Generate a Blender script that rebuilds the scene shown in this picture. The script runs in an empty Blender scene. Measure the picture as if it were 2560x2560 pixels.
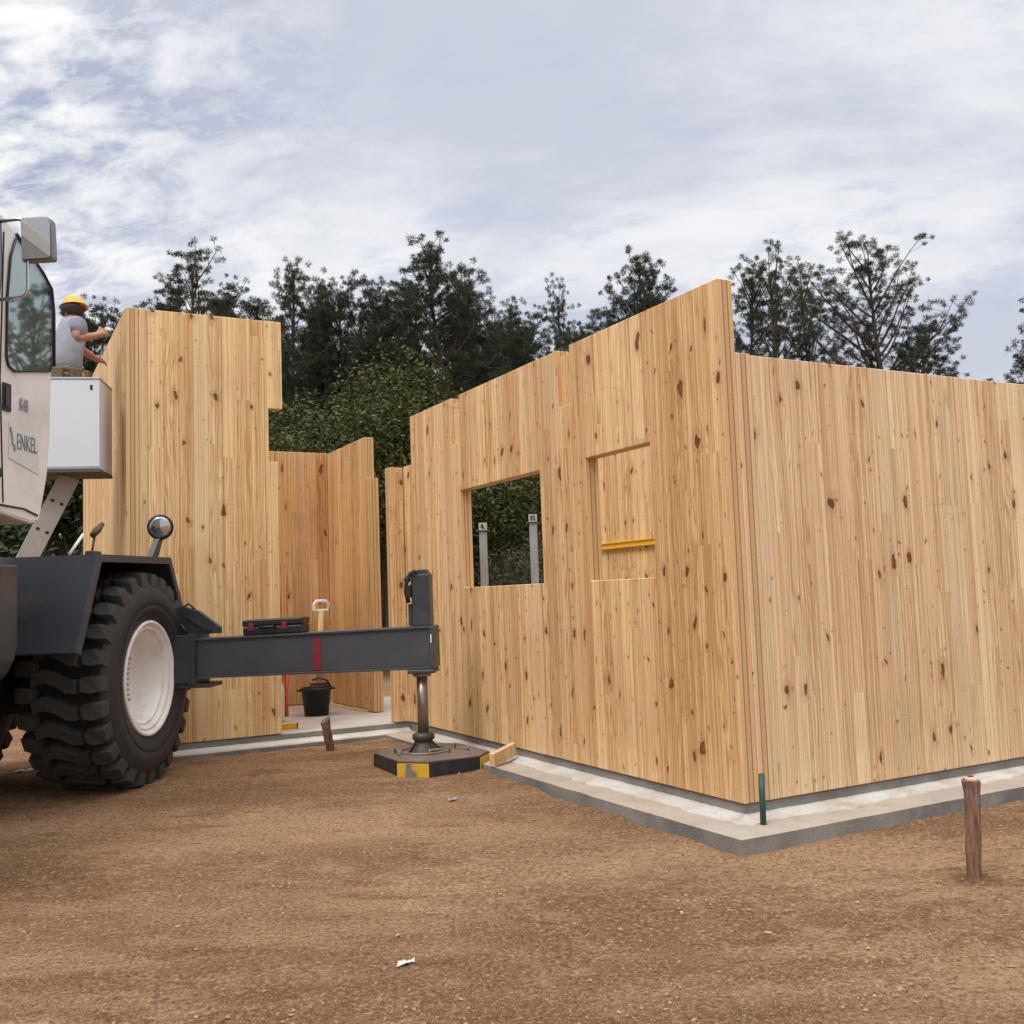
import bpy, bmesh, math, random
from mathutils import Vector, Matrix, noise
from math import sin, cos, pi, radians
random.seed(7)
S = bpy.context.scene
COL = S.collection
T = 0.108         # thickness of the cross laminated panels

# ------------------------------------------------------------------ node helper
class NT:
    def __init__(s, tree):
        s.t = tree; s.n = tree.nodes; s.l = tree.links
    def add(s, kind, **kw):
        n = s.n.new(kind)
        for k, v in kw.items():
            setattr(n, k, v)
        return n
    def set(s, sock, v):
        if isinstance(v, bpy.types.NodeSocket):
            s.l.new(v, sock)
        elif v is not None:
            sock.default_value = v
    def m(s, op, a, b=None, c=None, clamp=False):
        n = s.add('ShaderNodeMath', operation=op); n.use_clamp = clamp
        s.set(n.inputs[0], a); s.set(n.inputs[1], b); s.set(n.inputs[2], c)
        return n.outputs[0]
    def vm(s, op, a, b=None, sc=None):
        n = s.add('ShaderNodeVectorMath', operation=op)
        s.set(n.inputs[0], a); s.set(n.inputs[1], b)
        if sc is not None: s.set(n.inputs['Scale'], sc)
        return n.outputs[1] if op in ('DOT_PRODUCT', 'LENGTH', 'DISTANCE') else n.outputs[0]
    def comb(s, x=0., y=0., z=0.):
        n = s.add('ShaderNodeCombineXYZ')
        for i, v in enumerate((x, y, z)): s.set(n.inputs[i], v)
        return n.outputs[0]
    def sep(s, v):
        n = s.add('ShaderNodeSeparateXYZ'); s.set(n.inputs[0], v); return n.outputs
    def noise(s, vec, scale=1., detail=2., rough=.5, dist=0., dims='3D', col=False):
        n = s.add('ShaderNodeTexNoise', noise_dimensions=dims)
        s.set(n.inputs['Vector'], vec); n.inputs['Scale'].default_value = scale
        n.inputs['Detail'].default_value = detail; n.inputs['Roughness'].default_value = rough
        n.inputs['Distortion'].default_value = dist
        return n.outputs['Color' if col else 'Fac']
    def voro(s, vec, scale=1., rnd=1., dims='3D', feature='F1'):
        n = s.add('ShaderNodeTexVoronoi', voronoi_dimensions=dims, feature=feature)
        s.set(n.inputs['Vector'], vec); n.inputs['Scale'].default_value = scale
        n.inputs['Randomness'].default_value = rnd
        return n
    def white(s, vec):
        n = s.add('ShaderNodeTexWhiteNoise', noise_dimensions='3D'); s.set(n.inputs['Vector'], vec)
        return n.outputs['Color']
    def ss(s, x, a, b, lo=0., hi=1.):
        n = s.add('ShaderNodeMapRange', interpolation_type='SMOOTHSTEP')
        s.set(n.inputs['Value'], x); s.set(n.inputs['From Min'], a); s.set(n.inputs['From Max'], b)
        n.inputs['To Min'].default_value = lo; n.inputs['To Max'].default_value = hi
        return n.outputs[0]
    def mix(s, f, a, b, blend='MIX'):
        n = s.add('ShaderNodeMix', data_type='RGBA', blend_type=blend)
        s.set(n.inputs[0], f)
        for sk, v in ((n.inputs[6], a), (n.inputs[7], b)):
            if isinstance(v, (tuple, list)): v = (*v[:3], 1.)
            s.set(sk, v)
        return n.outputs[2]
    def bump(s, h, strength=.3, dist=.01):
        n = s.add('ShaderNodeBump'); n.inputs['Strength'].default_value = strength
        n.inputs['Distance'].default_value = dist; s.set(n.inputs['Height'], h)
        return n.outputs[0]

def newmat(name):
    m = bpy.data.materials.new(name); m.use_nodes = True
    nt = NT(m.node_tree); b = m.node_tree.nodes['Principled BSDF']
    return m, nt, b

def mat(name, c, rough=.6, metal=0., var=.18, scale=6., bump=.0, dirt=None, dirt_amt=.4, spec=.5, fine=60.):
    """painted / plain surface with worn, uneven colour"""
    m, nt, b = newmat(name)
    tc = nt.add('ShaderNodeTexCoord').outputs['Object']
    n1 = nt.noise(tc, scale, 5., .6); n2 = nt.noise(tc, fine, 3., .6)
    f = nt.m('MULTIPLY_ADD', nt.m('SUBTRACT', n1, .5), var*2, 1.)
    f = nt.m('ADD', f, nt.m('MULTIPLY', nt.m('SUBTRACT', n2, .5), var))
    col = nt.vm('SCALE', nt.vm('ADD', (c[0], c[1], c[2]), (0, 0, 0)), None, f)
    if dirt:
        d = nt.ss(nt.noise(tc, scale*.7, 6., .65), .48, .72)
        col = nt.mix(nt.m('MULTIPLY', d, dirt_amt), col, dirt)
    nt.set(b.inputs['Base Color'], col)
    nt.set(b.inputs['Roughness'], nt.m('MULTIPLY_ADD', nt.m('SUBTRACT', n1, .5), .3, rough, clamp=True))
    b.inputs['Metallic'].default_value = metal
    b.inputs['Specular IOR Level'].default_value = spec
    if bump: nt.set(b.inputs['Normal'], nt.bump(n2, bump, .004))
    return m

def wood(name, light, dark, red=.0, knots=.36, stain=.0, t=T, wb=.118):
    m, nt, b = newmat(name)
    tc = nt.add('ShaderNodeTexCoord')
    x, y, z = nt.sep(tc.outputs['Object'])
    nx, ny, nz = nt.sep(tc.outputs['Normal'])
    rnd = nt.m('MULTIPLY', nt.add('ShaderNodeObjectInfo').outputs['Random'], 41.7)
    u = nt.m('ADD', x, rnd)
    bi = nt.m('FLOOR', nt.m('DIVIDE', u, wb)); bu = nt.m('FRACT', nt.m('DIVIDE', u, wb))
    ra, rb, rc = nt.sep(nt.white(nt.comb(bi, 3.3, 1.7)))
    zz = nt.m('DIVIDE', nt.m('MULTIPLY_ADD', ra, 7., z), 2.1)
    ji = nt.m('FLOOR', zz); jf = nt.m('FRACT', zz)
    qa, qb, qc = nt.sep(nt.white(nt.comb(bi, ji, 9.1)))
    off = nt.m('MULTIPLY', qa, 60.); off2 = nt.m('MULTIPLY', qb, 40.)
    # knots of two kinds, bent out of true by a slow warp so no two look alike
    w1 = nt.noise(nt.comb(nt.m('MULTIPLY', u, 9.), 2., nt.m('MULTIPLY', z, 6.)), 1., 2., .5, col=True)
    wx, wy, wz = nt.sep(w1)
    wob = nt.noise(nt.comb(nt.m('MULTIPLY', u, 75.), 0., nt.m('MULTIPLY', z, 42.)), 1., 3., .6)
    def knot_layer(cu, cz, thr, smin, smax, pw, tilt):
        uu = nt.m('MULTIPLY_ADD', z, tilt, nt.m('MULTIPLY_ADD', wx, .10, u)); zz_ = nt.m('MULTIPLY_ADD', wy, .16, z)
        kv = nt.voro(nt.comb(nt.m('DIVIDE', uu, cu), nt.m('DIVIDE', zz_, cz), tilt*50), 1., 1., '2D')
        kr, kg, kb = nt.sep(kv.outputs['Color'])
        pr = nt.m('LESS_THAN', kr, thr)
        d_ = nt.m('MULTIPLY', kv.outputs['Distance'], nt.m('MULTIPLY_ADD', wob, 1.3, .35))
        kd_ = nt.m('DIVIDE', d_, nt.m('MULTIPLY_ADD', nt.m('POWER', kg, pw), smax-smin, smin))
        return (nt.m('MULTIPLY', nt.ss(kd_, 1.2, .75), pr), nt.m('MULTIPLY', nt.ss(kd_, .8, .15), pr), nt.m('MULTIPLY', nt.ss(kd_, 3.4, .8), pr), kb)
    knot, core, halo, kb = knot_layer(.17, .36, min(.95, knots*1.55), .030, .125, 2.2, .06)
    fleck, fcore, fhalo, fkb = knot_layer(.062, .085, knots*.55, .035, .135, 1.8, -.11)
    # growth rings bend round the knots
    warp = nt.noise(nt.comb(nt.m('MULTIPLY_ADD', u, 8., off), off2, nt.m('MULTIPLY', z, .75)), 1., 2., .55)
    ph = nt.m('ADD', nt.m('MULTIPLY', bu, nt.m('MULTIPLY_ADD', qc, 1.2, .5)), nt.m('MULTIPLY', warp, 2.3))
    ph = nt.m('ADD', ph, nt.m('MULTIPLY', halo, .35))
    ph = nt.m('MULTIPLY', ph, nt.m('MULTIPLY_ADD', qb, 22., 14.))
    ring = nt.m('MULTIPLY_ADD', nt.m('SINE', ph), .5, .5); ring = nt.m('POWER', ring, 1.8)
    streak = nt.noise(nt.comb(nt.m('MULTIPLY_ADD', u, 75., off), 0., nt.m('MULTIPLY', z, .55)), 1., 3., .6)
    fine = nt.noise(nt.comb(nt.m('MULTIPLY', u, 260.), y, nt.m('MULTIPLY_ADD', z, 3.2, off2)), 1., 2., .6)
    lam = nt.noise(nt.comb(nt.m('MULTIPLY_ADD', u, 30., off), 0., nt.m('MULTIPLY', z, .22)), 1., 2., .5)
    lines_ = nt.ss(nt.noise(nt.comb(nt.m('MULTIPLY_ADD', u, 130., off), 0., nt.m('MULTIPLY', z, .5)), 1., 2., .6), .57, .66)
    f = nt.m('ADD', nt.m('MULTIPLY', ring, nt.m('MULTIPLY_ADD', nt.m('POWER', qa, 1.6), .55, .10)), nt.m('MULTIPLY', nt.m('SUBTRACT', streak, .44), 2.1))
    f = nt.m('ADD', f, nt.m('MULTIPLY', nt.m('SUBTRACT', fine, .5), 1.0))
    f = nt.m('ADD', f, nt.m('MULTIPLY', nt.m('SUBTRACT', lam, .44), 1.7))
    f = nt.m('ADD', f, nt.m('MULTIPLY_ADD', rb, .50, -.15), clamp=True)
    col = nt.mix(f, light, dark)
    col = nt.mix(nt.m('MULTIPLY', lines_, .55), col, (dark[0]*.60, dark[1]*.50, dark[2]*.42))
    col = nt.mix(nt.m('MULTIPLY', nt.ss(qc, .6, 1.), .28), col, (.52, .29, .14))
    col = nt.mix(nt.m('MULTIPLY', nt.ss(ra, .6, 1.), .25), col, (.60, .48, .33))
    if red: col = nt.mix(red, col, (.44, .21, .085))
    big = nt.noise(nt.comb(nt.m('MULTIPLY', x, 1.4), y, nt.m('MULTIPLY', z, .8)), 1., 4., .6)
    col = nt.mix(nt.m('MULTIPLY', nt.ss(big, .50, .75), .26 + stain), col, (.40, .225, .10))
    # faint saw marks and pencil scuffs across the grain
    scr = nt.noise(nt.comb(nt.m('MULTIPLY', x, 7.), 0., nt.m('MULTIPLY', z, 130.)), 1., 2., .5)
    msk = nt.ss(nt.noise(nt.comb(nt.m('MULTIPLY', x, 3.), 4., nt.m('MULTIPLY', z, 4.)), 1., 2., .5), .6, .72)
    col = nt.mix(nt.m('MULTIPLY', nt.m('MULTIPLY', nt.ss(scr, .55, .7), msk), .55), col, (.20, .12, .065))
    edge = nt.m('MINIMUM', bu, nt.m('SUBTRACT', 1., bu))
    col = nt.mix(nt.m('MULTIPLY', nt.ss(edge, .035, .0), .42), col, (.2, .11, .05))
    col = nt.mix(nt.m('MULTIPLY', nt.m('LESS_THAN', jf, .0015), .12), col, (.16, .08, .04))
    col = nt.mix(nt.m('MULTIPLY', halo, .42), col, (.40, .19, .075))
    col = nt.mix(nt.m('MULTIPLY', knot, .92), col, (.085, .032, .012))
    col = nt.mix(nt.m('MULTIPLY', core, nt.m('MULTIPLY_ADD', kb, .6, .1)), col, (.30, .13, .05))
    col = nt.mix(nt.m('MULTIPLY', fhalo, .30), col, (.44, .22, .09))
    col = nt.mix(nt.m('MULTIPLY', fleck, nt.m('MULTIPLY_ADD', fkb, .55, .35)), col, (.15, .062, .022))
    # cut ends: three layers, the middle one end grain
    end = nt.m('LESS_THAN', nt.m('ABSOLUTE', ny), .5)
    yy = nt.m('DIVIDE', nt.m('ABSOLUTE', y), t)
    lay = nt.m('FRACT', nt.m('MULTIPLY', yy, 3.)); li = nt.m('FLOOR', nt.m('MULTIPLY', yy, 3.))
    midl = nt.m('COMPARE', li, 1., .4)
    g = nt.noise(nt.comb(nt.m('MULTIPLY', x, 14.), nt.m('MULTIPLY', y, 160.), nt.m('MULTIPLY', z, 1.6)), 1., 3., .6)
    ec = nt.mix(g, light, dark)
    ec2 = nt.mix(nt.noise(nt.comb(nt.m('MULTIPLY', x, 60.), nt.m('MULTIPLY', y, 60.), nt.m('MULTIPLY', z, 60.)), 1., 2., .5), (.48, .29, .145), (.62, .41, .215))
    ec = nt.mix(midl, ec, ec2)
    le = nt.m('MINIMUM', lay, nt.m('SUBTRACT', 1., lay))
    inner = nt.m('MULTIPLY', nt.m('GREATER_THAN', yy, .12), nt.m('LESS_THAN', yy, .88))
    ec = nt.mix(nt.m('MULTIPLY', nt.m('MULTIPLY', nt.ss(le, .17, .05), inner), .7), ec, (.15, .075, .03))
    col = nt.mix(end, col, ec)
    nt.set(b.inputs['Base Color'], col)
    b.inputs['Roughness'].default_value = .62
    b.inputs['Specular IOR Level'].default_value = .25
    hgt = nt.m('ADD', nt.m('MULTIPLY', fine, .5), nt.m('MULTIPLY', nt.ss(edge, .0, .03), .8))
    nt.set(b.inputs['Normal'], nt.bump(hgt, .25, .003))
    return m

# ------------------------------------------------------------------ mesh helpers
class MB:
    def __init__(s): s.bm = bmesh.new()
    def _tag(s, geom, mi):
        if mi:
            for f in geom:
                f.material_index = mi
    def box(s, x0, x1, y0, y1, z0, z1, bev=.0, mi=0, M=None):
        r = bmesh.ops.create_cube(s.bm, size=1.)
        vs = r['verts']
        for v in vs:
            v.co = Vector(((x0+x1)/2+v.co.x*(x1-x0), (y0+y1)/2+v.co.y*(y1-y0), (z0+z1)/2+v.co.z*(z1-z0)))
        fs = set(f for v in vs for f in v.link_faces)
        for f in fs: f.material_index = mi
        if bev:
            es = list(set(e for v in vs for e in v.link_edges))
            r2 = bmesh.ops.bevel(s.bm, geom=es, offset=bev, segments=2, affect='EDGES', profile=.5)
            vs = list(set(r2['verts']) | set(v for v in vs if v.is_valid))
            for f in r2['faces']: f.material_index = mi
        if M is not None:
            vv = set()
            for f in (f for v in vs if v.is_valid for f in v.link_faces):
                vv.update(f.verts)
            for v in vv: v.co = M @ v.co
        return s
    def prism(s, pts, d, mi=0, bev=0.):
        """polygon given as 3-D points pushed along vector d"""
        d = Vector(d)
        a = [s.bm.verts.new(p) for p in pts]; b = [s.bm.verts.new(Vector(p)+d) for p in pts]
        fs = [s.bm.faces.new(a), s.bm.faces.new(list(reversed(b)))]
        n = len(pts)
        for i in range(n):
            fs.append(s.bm.faces.new((a[i], b[i], b[(i+1) % n], a[(i+1) % n])))
        for f in fs: f.material_index = mi
        bmesh.ops.recalc_face_normals(s.bm, faces=fs)
        if bev:
            es = list(set(e for f in fs for e in f.edges))
            r = bmesh.ops.bevel(s.bm, geom=es, offset=bev, segments=2, affect='EDGES', profile=.5)
            for f in r['faces']: f.material_index = mi
        return s
    def tube(s, path, rad, n=10, mi=0, caps=True):
        path = [Vector(p) for p in path]
        if not isinstance(rad, (list, tuple)): rad = [rad]*len(path)
        rings = []; up = None
        for i, p in enumerate(path):
            t = (path[min(i+1, len(path)-1)]-path[max(i-1, 0)]).normalized()
            if up is None:
                up = Vector((0, 0, 1)) if abs(t.z) < .9 else Vector((1, 0, 0))
            a = t.cross(up).normalized(); bb = a.cross(t).normalized(); up = bb
            rings.append([s.bm.verts.new(p+(a*cos(2*pi*k/n)+bb*sin(2*pi*k/n))*rad[i]) for k in range(n)])
        fs = []
        for r0, r1 in zip(rings, rings[1:]):
            for k in range(n):
                fs.append(s.bm.faces.new((r0[k], r0[(k+1) % n], r1[(k+1) % n], r1[k])))
        if caps:
            fs.append(s.bm.faces.new(list(reversed(rings[0])))); fs.append(s.bm.faces.new(rings[-1]))
        for f in fs: f.material_index = mi; f.smooth = n > 6
        bmesh.ops.recalc_face_normals(s.bm, faces=fs)
        return s
    def lathe(s, prof, origin=(0, 0, 0), axis='Z', n=40, mi=0, closed=False, caps=True):
        """prof: (radius, height) pairs; axis X turns about local x"""
        o = Vector(origin); rings = []
        for r, h in prof:
            ring = []
            for k in range(n):
                a = 2*pi*k/n
                p = (r*cos(a), r*sin(a), h) if axis == 'Z' else ((h, r*cos(a), r*sin(a)) if axis == 'X' else (r*cos(a), h, r*sin(a)))
                ring.append(s.bm.verts.new(o+Vector(p)))
            rings.append(ring)
        if closed: rings.append(rings[0])
        fs = []
        for r0, r1 in zip(rings, rings[1:]):
            for k in range(n):
                fs.append(s.bm.faces.new((r0[k], r0[(k+1) % n], r1[(k+1) % n], r1[k])))
        if not closed and caps:
            for rr, pr in ((rings[0], prof[0]), (rings[-1], prof[-1])):
                if pr[0] > 1e-4: fs.append(s.bm.faces.new(rr))
        for f in fs: f.material_index = mi; f.smooth = True
        bmesh.ops.recalc_face_normals(s.bm, faces=fs)
        return s
    def vox(s, xs, ys, zs, solid, bev=.0):
        xs, ys, zs = sorted(set(xs)), sorted(set(ys)), sorted(set(zs))
        nx, ny, nz = len(xs)-1, len(ys)-1, len(zs)-1
        g = {(i, j, k): solid((xs[i]+xs[i+1])/2, (ys[j]+ys[j+1])/2, (zs[k]+zs[k+1])/2)
             for i in range(nx) for j in range(ny) for k in range(nz)}
        V = {}
        def v(i, j, k):
            if (i, j, k) not in V: V[(i, j, k)] = s.bm.verts.new((xs[i], ys[j], zs[k]))
            return V[(i, j, k)]
        for (i, j, k), ok in g.items():
            if not ok: continue
            for d, q in (((1, 0, 0), ((1, 0, 0), (1, 1, 0), (1, 1, 1), (1, 0, 1))), ((-1, 0, 0), ((0, 0, 0), (0, 0, 1), (0, 1, 1), (0, 1, 0))),
                         ((0, 1, 0), ((0, 1, 0), (0, 1, 1), (1, 1, 1), (1, 1, 0))), ((0, -1, 0), ((0, 0, 0), (1, 0, 0), (1, 0, 1), (0, 0, 1))),
                         ((0, 0, 1), ((0, 0, 1), (1, 0, 1), (1, 1, 1), (0, 1, 1))), ((0, 0, -1), ((0, 0, 0), (0, 1, 0), (1, 1, 0), (1, 0, 0)))):
                if not g.get((i+d[0], j+d[1], k+d[2]), False):
                    s.bm.faces.new([v(i+a, j+b, k+c) for a, b, c in q])
        if bev:
            s.bm.normal_update()
            es = [e for e in s.bm.edges if len(e.link_faces) == 2 and e.calc_face_angle(0) > 1.]
            bmesh.ops.bevel(s.bm, geom=es, offset=bev, segments=1, affect='EDGES', profile=.5)
        return s
    def mesh(s, name, mats, smooth=False):
        me = bpy.data.meshes.new(name)
        s.bm.normal_update(); s.bm.to_mesh(me); s.bm.free()
        for m in (mats if isinstance(mats, (list, tuple)) else [mats]): me.materials.append(m)
        if smooth:
            for p in me.polygons: p.use_smooth = True
        return me
    def build(s, name, mats, parent=None, smooth=False):
        return link(name, s.mesh(name, mats, smooth), parent)

def link(name, data, parent=None):
    o = bpy.data.objects.new(name, data); COL.objects.link(o)
    if parent: o.parent = parent
    return o
def tag(o, label=None, cat=None, group=None, kind=None):
    for k, v in (('label', label), ('category', cat), ('group', group), ('kind', kind)):
        if v: o[k] = v
    return o
def thing(name, label, cat, loc=(0, 0, 0), rz=0., group=None):
    o = bpy.data.objects.new(name, None); COL.objects.link(o)
    o.location = loc; o.rotation_euler = (0, 0, rz); o.empty_display_size = .1
    return tag(o, label, cat, group)
def dup(root, name=None):
    r = root.copy(); COL.objects.link(r)
    for ch in root.children:
        c = ch.copy(); COL.objects.link(c); c.parent = r
        for g in ch.children:
            d = g.copy(); COL.objects.link(d); d.parent = c
    return r
def raw(name, verts, faces, mats, mi=None):
    me = bpy.data.meshes.new(name); me.from_pydata(verts, [], faces)
    for m in (mats if isinstance(mats, (list, tuple)) else [mats]): me.materials.append(m)
    if mi: me.polygons.foreach_set('material_index', mi)
    me.update(); return me

# ------------------------------------------------------------------ materials
W_FRONT = wood('pine_boards_warm', (.83, .59, .315), (.45, .235, .083), knots=.50)  # warmer, knottier boards than the pale right wall
W_RIGHT = wood('pine_boards_pale', (.83, .63, .405), (.49, .30, .145), knots=.32)
W_TOWER = wood('pine_boards_tower', (.83, .605, .325), (.49, .28, .105), knots=.28, wb=.13)
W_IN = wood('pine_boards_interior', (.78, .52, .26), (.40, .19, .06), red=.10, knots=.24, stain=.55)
W_PLANK = wood('sawn_plank', (.78, .60, .36), (.54, .35, .17), knots=.12, t=.4)
DARKSTEEL = mat('charcoal_paint', (.030, .036, .046), .42, 0., .25, 3., .12, (.12, .10, .08), .38, fine=90.)
DARKSTEEL2 = mat('worn_dark_grey_paint', (.050, .055, .064), .45, 0., .25, 4., .1, (.13, .11, .09), .42)
BLACK = mat('black_underside', (.012, .012, .013), .7, 0., .3, 5.)
RUBBER = mat('tyre_rubber', (.046, .046, .043), .7, 0., .3, 7., .35, (.11, .085, .062), .25, .4)
TREADGAP = mat('tyre_groove_shade', (.010, .010, .010), .9, 0., .3, 9.)  # near-black groove floor: shade between the lugs put into the colour
SIDEWALL = mat('tyre_sidewall_rubber', (.027, .029, .033), .6, 0., .25, 9., .2, (.07, .06, .05), .14, .4)
RIMW = mat('white_rim_paint', (.81, .80, .785), .5, 0., .10, 8., .06, (.36, .25, .17), .3)
CABW = mat('cab_paint', (.76, .75, .735), .4, 0., .07, 2.5, .02, (.42, .38, .34), .4)
RUST = mat('rusty_steel', (.10, .062, .042), .7, .3, .4, 14., .3, (.06, .03, .02), .5)
ROD = mat('greasy_steel_rod', (.30, .26, .23), .35, .8, .25, 10.)
STEEL = mat('galvanised_steel', (.38, .43, .48), .4, .6, .2, 9.)
CHROME = mat('bright_steel', (.55, .55, .56), .22, 1., .1, 12.)
RED = mat('red_paint', (.20, .012, .022), .5, 0., .3, 30.)
BRIGHTRED = mat('bright_red_plastic', (.62, .05, .03), .4, 0., .1, 20.)
YELLOW = mat('hazard_yellow_paint', (.66, .40, .025), .6, 0., .18, 14., .1, (.25, .17, .08), .5)
BEAMY = mat('yellow_varnished_timber', (.72, .42, .03), .5, 0., .12, 14.)
PADBLACK = mat('hazard_black_paint', (.018, .018, .02), .6, 0., .3, 14., .1, (.10, .08, .06), .35)
PADTOP = mat('dusty_steel_plate', (.16, .12, .10), .8, .1, .3, 9., .3, (.30, .21, .14), .6)
BPLAST = mat('black_plastic', (.012, .012, .014), .45, 0., .2, 12.)
WPLAST = mat('white_plastic', (.75, .75, .73), .4, 0., .06, 12.)
GREEN = mat('green_painted_bar', (.012, .062, .045), .5, 0., .3, 18., .1, (.10, .10, .09), .3)
ALU = mat('pale_box_panel', (.66, .70, .75), .45, .1, .05, 2.)
ALUW = mat('pale_box_edge', (.66, .65, .65), .45, .1, .05, 4.)
PALEWOOD = mat('weathered_pale_board', (.42, .36, .31), .7, 0., .16, 14., .2)
SKIN = mat('skin', (.42, .22, .15), .55, 0., .1, 20.)
SHIRT = mat('grey_shirt', (.27, .29, .34), .85, 0., .25, 10., 1., fine=20.)
TROUS = mat('work_trousers', (.19, .14, .10), .9, 0., .35, 24., .2, (.06, .04, .03), .5)
HELM = mat('yellow_helmet', (.70, .38, .03), .35, 0., .08, 12.)
STRAP = mat('orange_strap', (.45, .13, .02), .6, 0., .2, 30.)
HAIR = mat('dark_hair', (.025, .016, .012), .7, 0., .3, 40.)
LAMPG = mat('lamp_reflector', (.46, .47, .48), .12, 1., .25, 16.)
STAKE = mat('stake_bark_side', (.105, .06, .038), .85, 0., .45, 16., .6, (.22, .17, .14), .4, .2)
STAKETOP = mat('stake_cut_top', (.62, .42, .32), .8, 0., .2, 60., .2)
PAPER = mat('white_paper', (.54, .50, .46), .7, 0., .12, 40.)
PLASTICBAG = mat('bluish_film', (.26, .27, .33), .35, 0., .2, 40.)

def concrete(name, c, c2, bump=.5):
    m, nt, b = newmat(name)
    tc = nt.add('ShaderNodeTexCoord').outputs['Object']
    n1 = nt.noise(tc, 2.2, 6., .62); n2 = nt.noise(tc, 55., 4., .65); n3 = nt.voro(tc, 160.).outputs['Distance']
    col = nt.mix(nt.ss(n1, .35, .68), c, c2)
    col = nt.mix(nt.m('MULTIPLY', nt.ss(n2, .50, .75), .45), col, (c[0]*.45, c[1]*.45, c[2]*.45))
    col = nt.mix(nt.m('MULTIPLY', nt.ss(nt.noise(tc, 9., 5., .7), .55, .7), .35), col, (.30, .20, .125))
    nt.set(b.inputs['Base Color'], col); b.inputs['Roughness'].default_value = .88
    nt.set(b.inputs['Normal'], nt.bump(nt.m('ADD', n2, nt.m('MULTIPLY', n3, .4)), bump, .008))
    return m
CONC = concrete('rough_concrete', (.27, .26, .24), (.17, .165, .15), .6)
SLAB = concrete('floor_concrete', (.46, .41, .36), (.38, .33, .28), .25)
LEDGE = concrete('dusty_ledge_concrete', (.46, .395, .32), (.36, .325, .28), .6)
CEMENT = concrete('white_cement_smear', (.58, .575, .55), (.45, .40, .335), .45)

def glassmat(name, tint, refl):
    m, nt, b = newmat(name)
    tc = nt.add('ShaderNodeTexCoord').outputs['Object']
    g = nt.add('ShaderNodeBsdfGlossy'); g.inputs['Roughness'].default_value = .035; g.inputs['Color'].default_value = (.80, .84, .84, 1)
    d = nt.add('ShaderNodeBsdfDiffuse'); d.inputs['Color'].default_value = (*tint, 1)
    mx = nt.add('ShaderNodeMixShader')
    nt.set(mx.inputs[0], nt.m('MULTIPLY_ADD', nt.noise(tc, 9., 4., .6), .1, refl-.05))
    nt.l.new(d.outputs[0], mx.inputs[1]); nt.l.new(g.outputs[0], mx.inputs[2])
    nt.l.new(mx.outputs[0], m.node_tree.nodes['Material Output'].inputs[0])
    return m
def cabglass():
    m, nt, b = newmat('cab_glass')
    g = nt.add('ShaderNodeBsdfGlossy'); g.inputs['Roughness'].default_value = .02; g.inputs['Color'].default_value = (.85, .9, .9, 1)
    d = nt.add('ShaderNodeBsdfTransparent'); d.inputs['Color'].default_value = (.80, .86, .85, 1)
    mx = nt.add('ShaderNodeMixShader'); mx.inputs[0].default_value = .32
    nt.l.new(d.outputs[0], mx.inputs[1]); nt.l.new(g.outputs[0], mx.inputs[2]); nt.l.new(mx.outputs[0], m.node_tree.nodes['Material Output'].inputs[0])
    return m
GLASS = cabglass()
LINER = mat('grey_cab_lining', (.40, .46, .46), .8, 0., .2, 5.)
BLIND = mat('beige_blind', (.56, .52, .44), .8, 0., .12, 6.)
BLIND2 = mat('pale_blind_slat', (.62, .60, .53), .8, 0., .1, 6.)
DARKGLASS = glassmat('door_glass', (.012, .012, .012), .25)
MIRROR = glassmat('mirror_glass', (.26, .25, .24), .42)

# ------------------------------------------------------------------ ground
def gz(x, y):
    q = min(max((y-1.3)/2.4, 0.), 1.); z = -.172 + .045*q*q*(3-2*q)
    z += .012*noise.noise((x*.55, y*.55, .3)) + .006*noise.noise((x*2.1, y*2.1, 5.))
    if x < -.24 and -.3 < y < 4.7 or y < -.25 and x > -.36:     # soil heaped unevenly against the ledge
        e = abs(x+.305) if y > -.31 else (abs(y+.315) if x > -.3 else math.hypot(x+.305, y+.315))
        z += (.010+.030*noise.noise((x*4.1, y*4.1, 11.))+.012*noise.noise((x*13, y*13, 2.)))*math.exp(-(e/.07)**2)*min(1., .25+math.hypot(x+.305, y+.315)*.9)
    d = math.hypot(x-.26, y+1.23)
    z += .028*math.exp(-(d/.13)**2)
    return z
def lines(lo, hi, fine, far):
    a = []; v = lo
    while v < hi: a.append(v); v += fine
    a.append(hi)
    st = fine; v = hi; up = []
    while v < far: st *= 1.28; v += st; up.append(v)
    st = fine; v = lo; dn = []
    while v > -far: st *= 1.28; v -= st; dn.append(v)
    return list(reversed(dn))+a+up
gx = lines(-5.5, 5., .07, 700.); gy = lines(-4.4, 6., .07, 700.)
gv = []; gf = []
for yv in gy:
    for xv in gx:
        h = gz(xv, yv) if max(abs(xv), abs(yv)) < 40 else -.16
        if -.02 < xv < 7 and .0 < yv < 7.4: h = min(h, -.3)
        if -2.8 < xv < .1 and 4.8 < yv < 9: h = min(h, -.3)
        gv.append((xv, yv, h))
nxg = len(gx)
for j in range(len(gy)-1):
    for i in range(nxg-1):
        a = j*nxg+i; gf.append((a, a+1, a+1+nxg, a+nxg))
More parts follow.
